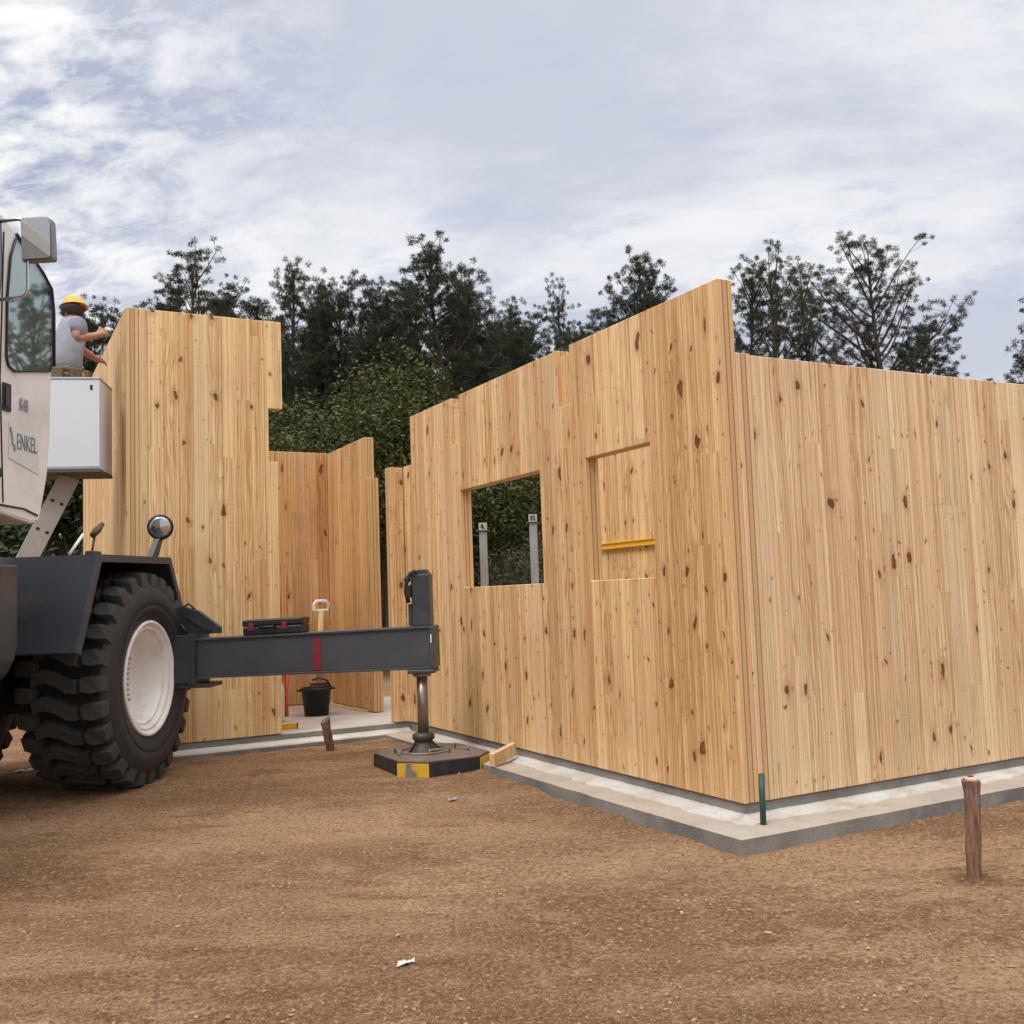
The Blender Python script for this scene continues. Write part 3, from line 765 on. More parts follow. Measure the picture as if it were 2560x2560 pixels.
b = MB(); b.lathe([(.001, .128), (.06, .128), (.088, .115), (.088, .075), (.072, .068), (.080, .04), (.125, -.022), (.135, -.026), (.135, -.034), (.001, -.034)], (1.998, .615, 0), 'Z', 36)
for a in range(4):
    t_ = radians(45+a*90); b.prism([(1.998+.07*cos(t_), .615+.07*sin(t_), .06), (1.998+.16*cos(t_), .615+.16*sin(t_), -.03), (1.998+.07*cos(t_), .615+.07*sin(t_), -.03)], (.008, .008, 0))
b.build('jack_foot', [mat('oily_dark_steel', (.055, .05, .046), .5, .3, .4, 20., .3, (.16, .12, .09), .5)], CR)

# pad below the jack foot
PD = thing('outrigger_pad', 'eight-sided ground pad striped black and yellow beneath the jack foot', 'pad', (-.545, 3.06, -.150), radians(0))
hw, hh, ch = .385, .43, .165
oc = [(-hw+ch, -hh), (hw-ch, -hh), (hw, -hh+ch), (hw, hh-ch), (hw-ch, hh), (-hw+ch, hh), (-hw, hh-ch), (-hw, -hh+ch)]
b = MB(); b.prism([(x, y, -.02) for x, y in oc], (0, 0, .138), 0, .004); pb = b.build('pad_body', [PADBLACK], PD)
for i in (1, 3, 5, 7):
    b = MB()
    p, q = Vector(oc[i]), Vector(oc[(i+1) % 8]); d = (q-p).normalized(); n = Vector((d.y, -d.x))
    a0 = p-d*.012+n*.004; a1 = q+d*.012+n*.004
    b.prism([(a0.x, a0.y, .006), (a1.x, a1.y, .006), (a1.x, a1.y, .112), (a0.x, a0.y, .112)], (-n.x*.003, -n.y*.003, 0))
    b.build('yellow_stripe', [YELLOW], pb)
b = MB(); 
Mm = Matrix.Translation((-.3075, -.3575, 0)) @ Matrix.Rotation(radians(-45), 4, 'Z'); b.prism([Mm @ Vector(q) for q in ((-.06, -.006, 0), (.03, -.006, 0), (.022, -.006, .05), (-.015, -.006, .075), (-.02, -.006, .112), (-.055, -.006, .112))], Mm.to_3x3() @ Vector((0, -.002, 0)))
b.build('mud_smear', [mat('grey_mud', (.20, .18, .16), .9, 0., .3, 40.)], pb)
b = MB(); b.prism([(x*.985, y*.985, .119) for x, y in oc], (0, 0, .006)); b.build('top_plate', [PADTOP], PD)
b = MB(); b.lathe([(.205, .125), (.205, .138), (.19, .138), (.19, .125)], (-.02, .08, 0), 'Z', 48, 0, True)
for (x, y, a) in ((.0, -.16, 0), (-.27, .05, 80), (.24, -.05, 100)):
    c_, s_ = cos(radians(a)), sin(radians(a))
    b.tube([(x-.09*c_, y-.09*s_, .12), (x-.085*c_, y-.085*s_, .165), (x+.085*c_, y+.085*s_, .165), (x+.09*c_, y+.09*s_, .12)], .007, 8)
b.build('lifting_ring', [mat('pale_worn_steel', (.30, .25, .19), .5, .4, .3, 30.)], PD)

# toolbox on the beam
tb = thing('toolbox', 'flat black plastic toolbox with red latches lying on the outrigger beam', 'toolbox')
Mx = Matrix.Translation((-2.603, 3.664, 0)) @ Matrix.Rotation(radians(-32.337), 4, 'Z')
tb.matrix_world = Mx @ Matrix.Translation((.815, .62, .947)) @ Matrix.Rotation(radians(-1.2), 4, 'Y')
MB().box(-.243, .243, -.115, .115, 0, .068, .012).build('case', [BPLAST], tb)
MB().box(-.246, .246, -.118, .118, .071, .125, .012).build('lid', [BPLAST], tb)
for q in (-.17, .10):
    MB().box(q-.022, q+.022, -.125, -.1155, .035, .095, .004).build('latch', [RED], tb)
b = MB(); b.tube([(-.10, -.115, .06), (-.095, -.15, .062), (.02, -.15, .062), (.025, -.115, .06)], .010, 8); b.build('handle', [BPLAST], tb)

# ------------------------------------------------------------------ lifting basket and the worker
LB = thing('lift_basket', 'pale grey box-shaped lift basket on a slanting arm beside the tower wall', 'lift', (-2.82, 4.755, 2.395), radians(-18.4))
b = MB(); HB = .775
b.box(-1.05, 0, 0, .02, 0, HB, .003); b.box(-1.05, 0, .46, .48, 0, HB, .003); b.box(-1.05, -1.03, .0205, .4595, 0, HB); b.box(-.02, 0, .0205, .4595, 0, HB)
bk = b.build('basket', [ALU], LB)
b = MB(); b.box(-1.055, .005, -.004, .484, -.03, -.001, .003); b.build('floor_plate', [mat('brown_underside', (.11, .085, .07), .8, 0., .3, 8.)], bk)
b = MB(); b.box(-1.055, .004, -.006, .024, HB+.001, HB+.018, .003); b.box(-1.055, .004, .456, .486, HB+.001, HB+.018, .003); b.box(-.024, .006, .0245, .4555, HB+.001, HB+.018, .003)
b.build('rim_trim', [STEEL], bk)
b = MB(); b.box(-1.05, .0, -.004, -.001, .001, .022); b.build('bottom_trim', [STEEL], bk)
b = MB(); b.box(-.075, -.055, -.005, -.001, .685, .725); b.build('small_label', [BLACK], bk)
b = MB()
p0 = Vector((-.30, .24, -.035)); p1 = Vector((-1.42, -.10, -2.55)); d = (p1-p0); L = d.length
Ms = Matrix.Translation(p0) @ d.to_track_quat('-Z', 'Y').to_matrix().to_4x4()
b.box(-.02, .02, -.085, .085, -L, 0, .004, 0, Ms)
sa = b.build('support_arm', [PALEWOOD], LB)
for h in (.25, .52, .80):
    for q in (-.045, .035):
        for e_ in (-1, 1):
            b = MB(); b.box(e_*.0215-.001, e_*.0215+.001, q-.014, q+.014, -h-.012, -h+.012, 0, 0, Ms); b.build('bolt_hole', [BLACK], sa)
b = MB(); b.box(-1.9, -1.0, -.35, .2, -2.56, -2.42, .02); b.build('base_frame', [DARKSTEEL2], LB)

def skin_mesh(name, verts, edges, radii, sub=2, smooth=True):
    me = bpy.data.meshes.new(name); me.from_pydata(verts, edges, [])
    o_ = bpy.data.objects.new(name, me); COL.objects.link(o_)
    md = o_.modifiers.new('s', 'SKIN'); md.use_smooth_shade = True
    for i, r in enumerate(radii):
        me.skin_vertices[0].data[i].radius = r if isinstance(r, tuple) else (r, r)
    me.skin_vertices[0].data[0].use_root = True
    sb = o_.modifiers.new('d', 'SUBSURF'); sb.levels = sub; sb.render_levels = sub
    bpy.context.view_layer.update()
    r = bpy.data.meshes.new_from_object(o_.evaluated_get(bpy.context.evaluated_depsgraph_get()))
    bpy.data.objects.remove(o_); r.name = name
    return r
PW = thing('person', 'worker in grey t-shirt and yellow helmet reaching from the basket to the wall', 'person', (-3.065, 5.085, 2.40))
PO = Vector(PW.location)
pts = {}
def J(n, x, y, z): pts[n] = Vector((x, y, z))-PO
J('hip', -3.06, 5.075, 3.22); J('waist', -3.055, 5.10, 3.42); J('chest', -3.03, 5.15, 3.62); J('neck', -3.005, 5.185, 3.775); J('headb', -2.995, 5.205, 3.83); J('head', -2.985, 5.22, 3.90); J('headt', -2.985, 5.225, 3.95)
J('rsh', -2.975, 5.06, 3.705); J('relb', -3.0, 5.03, 3.575); J('rwr', -2.80, 5.20, 3.667); J('rpalm', -2.745, 5.245, 3.71)
J('lsh', -3.01, 5.29, 3.73); J('lelb', -2.925, 5.40, 3.585); J('lwr', -2.79, 5.49, 3.526); J('lpalm', -2.735, 5.525, 3.524)
J('rhip', -3.015, 5.01, 3.17); J('rknee', -2.985, 5.03, 2.83); J('rank', -3.02, 4.99, 2.46); J('rtoe', -2.95, 5.08, 2.425)
J('lhip', -3.105, 5.13, 3.17); J('lknee', -3.06, 5.16, 2.83); J('lank', -3.115, 5.11, 2.46); J('ltoe', -3.045, 5.19, 2.425)
def chain(specs):
    """specs: list of (name, radius, parent)"""
    V = []; E = []; R_ = []; ix = {}
    for n, r, p in specs:
        ix[n] = len(V); V.append(pts[n]); R_.append(r)
        if p: E.append((ix[p], ix[n]))
    return V, E, R_
# fingers
fd_r = Vector((.62, .74, .22)).normalized(); up_ = Vector((0, 0, 1))
spec_f = []
for hand, palm, fdv in (('r', 'rpalm', Vector((.55, .70, .45)).normalized()), ('l', 'lpalm', Vector((.62, .78, -.05)).normalized())):
    side = fdv.cross(Vector((.6, -.5, .6))).normalized()
    for k in range(4):
        o0 = pts[palm]+side*(k-1.5)*.019+fdv*.028
        ln = (.062, .074, .070, .055)[k]
        pts[hand+'f%da' % k] = o0
        pts[hand+'f%db' % k] = o0+fdv*ln*.55
        pts[hand+'f%dc' % k] = o0+fdv*ln*.85+Vector((.25, -.2, -1.)).normalized()*ln*.35
        spec_f += [(hand+'f%da' % k, .0095, palm), (hand+'f%db' % k, .0085, hand+'f%da' % k), (hand+'f%dc' % k, .0075, hand+'f%db' % k)]
    t0 = pts[palm]-side*.035-fdv*.005
    pts[hand+'ta'] = t0; pts[hand+'tb'] = t0-side*.018+fdv*.035; pts[hand+'tc'] = t0-side*.012+fdv*.06
    spec_f += [(hand+'ta', .012, palm), (hand+'tb', .010, hand+'ta'), (hand+'tc', .008, hand+'tb')]
body = [('hip', .11, None), ('waist', (.085, .10), 'hip'), ('chest', (.095, .115), 'waist'), ('neck', .058, 'chest'), ('headb', .075, 'neck'), ('head', .095, 'headb'), ('headt', .075, 'head'),
        ('rsh', .060, 'chest'), ('relb', .050, 'rsh'), ('rwr', .032, 'relb'), ('rpalm', (.022, .040), 'rwr'), ('lsh', .062, 'chest'), ('lelb', .045, 'lsh'), ('lwr', .029, 'lelb'), ('lpalm', (.022, .040), 'lwr'),
        ('rhip', .088, 'hip'), ('rknee', .062, 'rhip'), ('rank', .042, 'rknee'), ('rtoe', .034, 'rank'), ('lhip', .088, 'hip'), ('lknee', .062, 'lhip'), ('lank', .042, 'lknee'), ('ltoe', .034, 'lank')]
bme = skin_mesh('body', *chain(body+spec_f)); bme.materials.append(SKIN)
fwd = Vector((.60, .80, -.12)).normalized(); hc = pts['head']
for v in bme.vertices:   # face: brow, nose and chin pushed out of the head
    q = v.co-hc
    if q.length < .16 and q.dot(fwd) > .05:
        s1 = q-fwd*q.dot(fwd); lat = s1.length
        v.co += fwd*(.028*math.exp(-((lat)/.022)**2) + .008*math.exp(-((s1.z+.06)/.02)**2))
link('body', bme, PW)
pts['sl_r'] = pts['rsh'].lerp(pts['relb'], .72); pts['sl_l'] = pts['lsh'].lerp(pts['lelb'], .70)
pts['hem'] = pts['hip']+Vector((0, 0, .0)); pts['col'] = pts['neck']-Vector((0, 0, .03))
sme = skin_mesh('shirt', *chain([('hem', (.152, .165), None), ('waist', (.140, .158), 'hem'), ('chest', (.148, .172), 'waist'), ('col', .078, 'chest'), ('rsh', .095, 'chest'), ('sl_r', .078, 'rsh'), ('lsh', .095, 'chest'), ('sl_l', .078, 'lsh')]))
for v in sme.vertices: v.co += Vector((1, 1, 0))*(.014*noise.noise((v.co.x*10, v.co.y*10, v.co.z*7))+.006*noise.noise((v.co.x*30, v.co.y*30, v.co.z*16)))
sme.materials.append(SHIRT); link('shirt', sme, PW)
pts['lh'] = pts['hip']+Vector((0, 0, .06))
tme = skin_mesh('trousers', *chain([('lh', (.128, .135), None), ('hip', .138, 'lh'), ('rhip', .10, 'hip'), ('rknee', .075, 'rhip'), ('rank', .062, 'rknee'), ('lhip', .10, 'hip'), ('lknee', .075, 'lhip'), ('lank', .062, 'lknee')]))
tme.materials.append(TROUS); link('trousers', tme, PW)
for a, c_ in (('rank', 'rtoe'), ('lank', 'ltoe')):
    pts['z1'] = pts[a]+Vector((0, 0, -.005)); pts['z2'] = pts[c_]; z = skin_mesh('boot', *chain([('z1', .055, None), ('z2', .046, 'z1')])); z.materials.append(BLACK); link('boot', z, PW)
b = MB()   # tool belt with pouches
wc = pts['hip']+Vector((0, 0, .055))
b.lathe([(.160, -.022), (.172, -.022), (.172, .022), (.160, .022)], wc, 'Z', 28, 0, True)
for a in (200, 245, 290, 335):
    c_, s_ = cos(radians(a)), sin(radians(a)); b.box(-.05, .05, -.03, .03, -.11, .01, .012, 0, Matrix.Translation(wc+Vector((c_*.185, s_*.185, 0))) @ Matrix.Rotation(radians(a+90), 4, 'Z'))
bl = b.build('tool_belt', [mat('leather_pouches', (.13, .085, .048), .7, 0., .7, 30.)], PW)
b = MB(); b.box(-.035, .035, -.02, .02, -.14, -.02, .008, 0, Matrix.Translation(wc+Vector((.10, -.15, 0)))); b.build('tape_measure', [YELLOW], bl)
b = MB(); b.lathe([(.001, .115), (.05, .108), (.09, .075), (.113, .03), (.118, .0), (.145, -.008), (.146, -.014), (.116, -.006)], (0, 0, 0), 'Z', 32)
hl = b.build('helmet', [HELM], PW, True); hl.scale = (.84, .84, .9); hl.location = pts['head']+Vector((0, 0, .022)); hl.rotation_euler = (radians(-8), radians(6), radians(50))
b = MB(); b.lathe([(.114, -.03), (.120, -.03), (.120, -.004), (.114, -.004)], (0, 0, 0), 'Z', 32, 0, True); hb = b.build('headband', [STRAP], hl)
b = MB(); b.tube([(-.105, -.02, -.02), (-.11, .02, -.10), (-.06, .07, -.16)], .010, 6); b.tube([(.105, -.02, -.02), (.11, .03, -.10), (.06, .08, -.16)], .010, 6); b.build('chin_strap', [STRAP], hl)
b = MB(); b.lathe([(.001, -.085), (.07, -.085), (.099, -.06), (.108, .0), (.10, .03)], (0, 0, 0), 'Z', 24); hr = b.build('hair', [HAIR], PW, True); hr.location = pts['head']+Vector((-.012, -.016, .0)); hr.scale = (.93, .93, .95)

# ------------------------------------------------------------------ things in the doorway
bu = thing('bucket', 'black plastic builder bucket standing on the slab inside the doorway', 'bucket', (-.545, 6.10, -.008))
b = MB(); b.lathe([(.001, .006), (.118, .006), (.118, 0.), (.125, .0), (.158, .27), (.168, .27), (.168, .295), (.150, .295), (.150, .28), (.116, .02), (.001, .02)], (0, 0, 0), 'Z', 36); b.build('tub', [BPLAST], bu, True)
for q in (-.1825, .1825):
    b = MB(); b.box(q-.0225, q+.0225, -.03, .03, .262, .285, .006); b.build('rim_lug', [BPLAST], bu)
b = MB(); b.tube([(.165, 0, .285), (.12, .0, .36), (.03, .0, .395), (-.04, .02, .37)], .012, 8); b.build('handle', [RUST], bu)
sh = thing('shovel', 'wooden-handled shovel with white D-shaped grip standing against the back wall', 'shovel', (-.33, 6.52, -.008))
b = MB(); b.tube([(-.06, -.02, .30), (.0, .03, 1.10)], .035, 10); b.build('shaft', [W_PLANK], sh)
b = MB()
ri = [(-.08, .035, 1.10), (-.085, .035, 1.17), (-.05, .04, 1.205), (.05, .04, 1.205), (.085, .035, 1.17), (.08, .035, 1.10), (-.08, .035, 1.10), (-.085, .035, 1.17)]
b.tube(ri, .021, 10, 0, False); b.build('grip', [WPLAST], sh, True)
b = MB(); b.prism([(-.16, -.03, .0), (.05, -.03, .0), (.05, -.02, .31), (-.16, -.02, .31)], (0, .012, 0), 0, .004); b.build('blade', [RUST], sh)
ex = thing('sprayer', 'bright red hand sprayer with a pale tank beside the tower panel edge', 'sprayer', (-.985, 5.80, -.008))
b = MB(); b.lathe([(.001, 0), (.06, 0), (.065, .03), (.065, .33), (.03, .42), (.001, .43)], (-.05, 0, 0), 'Z', 24); b.build('tank', [mat('milky_plastic', (.52, .52, .40), .4)], ex, True)
b = MB(); b.tube([(.035, .0, .05), (.03, 0, .25), (.045, 0, .47)], .022, 10); b.tube([(-.05, 0, .44), (-.03, 0, .50), (.045, 0, .48)], .018, 8); b.tube([(.045, 0, .48), (.09, .0, .62), (.12, 0, .60)], .012, 8); b.build('hose', [BRIGHTRED], ex, True)
lv = thing('spirit_level', 'short yellow spirit level lying at the doorway edge of the slab', 'spirit level', (-1.13, 5.17, -.008), radians(-4))
b = MB(); b.box(-.13, .10, -.014, .014, 0, .055, .003); b.build('body', [YELLOW], lv)
b = MB(); b.box(.1005, .112, -.015, .015, 0, .056, .003); b.build('end_cap', [BPLAST], lv)
b = MB(); b.box(-1.0, .0, -.015, .015, 0, .02); o = b.build('floor_batten', [W_PLANK]); o.location = (-.035, 5.95, -.008); o.rotation_euler = (0, 0, radians(-86))
tag(o, 'thin batten lying on the slab along the inner side wall', 'batten')

# ------------------------------------------------------------------ stakes, bar, offcut, litter
def streaky(name, cs):
    m, nt, b_ = newmat(name); x, y, z = nt.sep(nt.add('ShaderNodeTexCoord').outputs['Object'])
    n1 = nt.noise(nt.comb(nt.m('MULTIPLY', x, 55.), nt.m('MULTIPLY', y, 55.), nt.m('MULTIPLY', z, 5.)), 1., 4., .65)
    n2 = nt.noise(nt.comb(nt.m('MULTIPLY', x, 30.), nt.m('MULTIPLY', y, 30.), nt.m('MULTIPLY', z, 9.)), 1., 3., .6)
    c = nt.mix(nt.ss(n1, .35, .62), cs[0], cs[1]); c = nt.mix(nt.m('MULTIPLY', nt.ss(n2, .52, .66), .8), c, cs[2])
    nt.set(b_.inputs['Base Color'], c); b_.inputs['Roughness'].default_value = .85; nt.set(b_.inputs['Normal'], nt.bump(n1, .8, .01)); return m
STAKE = streaky('split_stake_wood', ((.24, .125, .07), (.10, .05, .03), (.19, .165, .16)))
def stake(label, x, y, h, r, lean, seed, name='wooden_stake', top=True):
    rn = random.Random(seed); o_ = thing(name, label, 'stake', (x, y, gz(x, y)-.02))
    b_ = MB(); n = 11; rings = []
    prof = [rn.uniform(.72, 1.16) for _ in range(n)]
    for k in range(9):
        t_ = k/8; z_ = -.06+(h+.08)*t_; rr = r*(.84+.14*t_+(.12 if k == 8 and top else 0))*(1.+.05*rn.uniform(-1, 1))
        cx, cy = lean[0]*t_+rn.uniform(-.002, .002), lean[1]*t_+rn.uniform(-.002, .002)
        rings.append([b_.bm.verts.new((cx+rr*prof[i]*cos(2*pi*i/n+.15), cy+rr*prof[i]*sin(2*pi*i/n+.15), z_+(rn.uniform(-.006, .006) if k == 8 else 0)+(0 if top else (.03*cos(2*pi*i/n) if k == 8 else 0)))) for i in range(n)])
    for a, c_ in zip(rings, rings[1:]):
        for i in range(n): b_.bm.faces.new((a[i], a[(i+1) % n], c_[(i+1) % n], c_[i]))
    b_.bm.faces.new(rings[-1])
    b_.build('stake_body', [STAKE], o_)
    if top:
        c_ = MB(); c_.lathe([(r*.92, h+.018), (r*.70, h+.034), (.001, h+.040)], (lean[0], lean[1], 0), 'Z', 14); t2 = c_.build('cut_top', [STAKETOP], o_)
        d_ = MB(); d_.lathe([(r*.42, h+.0385), (r*.2, h+.046), (.001, h+.046)], (lean[0]-.006, lean[1], 0), 'Z', 9); d_.build('bruise', [mat('bruised_wood', (.24, .09, .06), .9, 0., .5, 50.)], t2)
    return o_
stake('short dark round stake driven in upright beside the right wall, pale split top', .26, -1.23, .425, .036, (.03, .0), 5)
stake('small dark stake leaning over in the soil before the doorway', -.94, 4.36, .270, .048, (-.055, .02), 9, top=False)
b = MB(); b.tube([(.020, -.118, -.12), (.023, -.118, .03), (.027, -.118, .176)], .0165, 8); b.tube([(.027, -.118, .1755), (.027, -.118, .1795)], .0155, 8)
o = b.build('steel_bar', [GREEN]); tag(o, 'dark green painted bar standing on the ledge at the wall corner', 'bar')
p0, p1 = Vector((-.150, 2.86, -.055)), Vector((.02, 3.06, -.035))
b = MB(); L = .30
Mo = Matrix.Translation((-.300, 2.46, -.038)) @ Matrix.Rotation(radians(30), 4, 'Z') @ Matrix.Rotation(radians(-7), 4, 'Y')
b.box(-.02, .30, -.022, .022, -.05, .05, .003, 0, Mo); o = b.build('timber_offcut', [W_PLANK]); tag(o, 'pale sawn timber offcut resting tilted on the ledge by the pad', 'offcut')
def crumple(name, label, x, y, sx, sy, hgt, m_, seed):
    V = []; F = []; n = 7
    for j in range(n):
        for i in range(n):
            u, v = i/(n-1)-.5, j/(n-1)-.5
            q = noise.noise((u*4+seed, v*4, seed))
            V.append((x+u*sx*(1+.35*q)+.2*v*sx, y+v*sy*(1+.3*q), gz(x, y)+.006+hgt*abs(noise.noise((u*5, v*5+seed, 2.)))*1.6))
    for j in range(n-1):
        for i in range(n-1):
            if random.Random(seed*97+j*n+i).random() < .82: F.append((j*n+i, j*n+i+1, j*n+n+i+1, j*n+n+i))
    o_ = link(name, raw(name, V, F, m_)); md = o_.modifiers.new('t', 'SOLIDIFY'); md.thickness = .0015
    return tag(o_, label, 'litter')
crumple('paper_scrap', 'torn white paper scrap lying on bare soil nearest the camera', -2.31, -.74, .07, .042, .008, PAPER, 3)
crumple('plastic_scrap', 'small bluish plastic scrap on the soil before the pad', -.925, 1.85, .07, .06, .014, PLASTICBAG, 5)
crumple('cardboard_scrap', 'flat pale scrap lying on the soil behind the big tyre', -3.36, 5.02, .17, .10, .012, PAPER, 8)
# wood chips
CH = []
CHIPW = mat('weathered_splinter', (.46, .34, .23), .8, 0., .2, 60.)
for i in range(11):
    rn = random.Random(40+i)
    if i < 7: x, y = -2.92+rn.uniform(-.5, .7), 1.30+rn.uniform(-.5, .55)
    else: x, y = rn.uniform(-2.4, .2), rn.uniform(-1.6, 1.2)
    CH.append((x, y))
for i, (x, y) in enumerate(CH):
    rn = random.Random(60+i); L = rn.uniform(.012, .036)
    b = MB(); b.prism([(-L/2, -.004, 0), (L/2, -.003, 0), (L/2*.9, .006, 0), (-L/2*.8, .005, 0)], (0, 0, .006))
    o = b.build('wood_chip', [CHIPW]); o.location = (x, y, gz(x, y)+.004); o.rotation_euler = (rn.uniform(-.3, .3), rn.uniform(-.3, .3), rn.uniform(0, 6.3))
    tag(o, 'pale splinter of wood lying loose on the brown soil', 'wood chip', 'wood chips on the soil')
# timber pile far behind the crane
ps = [(-.05, .02, PALEWOOD, 'lowest grey plank'), (.0, .075, W_PLANK, 'middle yellowish plank'), (.03, .130, WPLAST, 'topmost white board')]
for i, (dx, dz, m_, w_) in enumerate(ps):
    b = MB(); b.box(-2.2, .8, -.14, .14, 0, .045, .003); o = b.build('plank', [m_]); o.location = (-3.9+dx, 9.7+dx, -.10+dz); o.rotation_euler = (0, 0, radians(-25))
    tag(o, w_+' of the pile lying on dark bearers beyond the crane', 'plank', 'planks piled beyond the crane')
for q in (-1.6, .4):
    b = MB(); b.box(-.06, .06, -.2, .2, -.07, .078, .004); o = b.build('timber_bearer', [BLACK]); o.location = (-3.95+q*.9, 9.7-q*.42, -.16); o.rotation_euler = (0, 0, radians(-25))
    tag(o, 'dark bearer under the plank pile beyond the crane', 'bearer', 'bearers under the plank pile')

# ------------------------------------------------------------------ trees
def leafmat(name, c, c2, trans=.25):
    m, nt, b_ = newmat(name)
    geo = nt.add('ShaderNodeTexCoord').outputs['Object']
    n1 = nt.noise(geo, 1.1, 3., .6); n2 = nt.white(nt.vm('SNAP', geo, (.18, .18, .18)))
    oi = nt.add('ShaderNodeObjectInfo').outputs['Random']
    col = nt.mix(nt.m('ADD', nt.m('MULTIPLY', nt.sep(n2)[0], .6), nt.m('MULTIPLY', n1, .4)), c, c2)
    col = nt.mix(nt.m('MULTIPLY', oi, .3), col, (c[0]*.7, c[1]*.8, c[2]*.9))
    nt.set(b_.inputs['Base Color'], col); b_.inputs['Roughness'].default_value = .6; b_.inputs['Specular IOR Level'].default_value = .3
    tr = nt.add('ShaderNodeBsdfTranslucent'); nt.set(tr.inputs[0], col)
    mx = nt.add('ShaderNodeMixShader'); mx.inputs[0].default_value = trans
    nt.l.new(b_.outputs[0], mx.inputs[1]); nt.l.new(tr.outputs[0], mx.inputs[2])
    nt.l.new(mx.outputs[0], m.node_tree.nodes['Material Output'].inputs[0])
    return m
NEEDLE = leafmat('pine_needles', (.022, .034, .017), (.056, .070, .030))
BROAD = leafmat('olive_leaves', (.036, .050, .013), (.130, .135, .028), .22)
DARKLEAF = leafmat('dark_leaves', (.022, .036, .015), (.046, .060, .024), .2)
DRY = leafmat('dry_brush_leaves', (.055, .06, .03), (.12, .11, .06), .25)
BARK = mat('pine_bark', (.085, .062, .048), .95, 0., .4, 9., .5)
TWIG = mat('grey_twigs', (.15, .125, .10), .9, 0., .3, 9.)

class Raw:
    def __init__(s): s.V = []; s.F = []
    def tube(s, path, r0, r1, n=5):
        rings = []
        for i, p in enumerate(path):
            t = (path[min(i+1, len(path)-1)]-path[max(i-1, 0)]).normalized()
            up = Vector((0, 0, 1)) if abs(t.z) < .9 else Vector((1, 0, 0))
            a = t.cross(up).normalized(); b_ = a.cross(t)
            r = r0+(r1-r0)*i/(len(path)-1); i0 = len(s.V)
            for k in range(n):
                q = p+(a*cos(2*pi*k/n)+b_*sin(2*pi*k/n))*r; s.V.append((q.x, q.y, q.z))
            rings.append(i0)
        for a, b_ in zip(rings, rings[1:]):
            for k in range(n): s.F.append((a+k, a+(k+1) % n, b_+(k+1) % n, b_+k))
    def tuft(s, p, d, rn, N, L, w):
        """needles fan out round the twig's direction d"""
        g = rn.gauss
        for _ in range(N):
            q = Vector((g(0, 1), g(0, 1), g(0, 1))); q.normalize()
            v = q+d*.30+Vector((g(0, .30), g(0, .30), g(0, .30))); v.normalize()
            sd = v.cross(Vector((g(0, 1), g(0, 1), g(0, 1)))).normalized()*w
            b0 = p+q*(L*.38*rn.random()**.5); e = b0+v*(L*rn.uniform(.50, .72)); i0 = len(s.V)
            for z_ in (b0-sd, b0+sd, e): s.V.append((z_.x, z_.y, z_.z))
            s.F.append((i0, i0+1, i0+2))
    def leaf(s, p, rn, L):
        d = Vector((rn.gauss(0, 1), rn.gauss(0, 1), rn.gauss(-.2, .7))).normalized(); sd = d.cross(Vector((rn.uniform(-1, 1), rn.uniform(-1, 1), 1.))).normalized()
        i0 = len(s.V)
        for z_ in (p, p+d*L*.5+sd*L*.24, p+d*L, p+d*L*.5-sd*L*.24): s.V.append((z_.x, z_.y, z_.z))
        s.F.append((i0, i0+1, i0+2, i0+3))

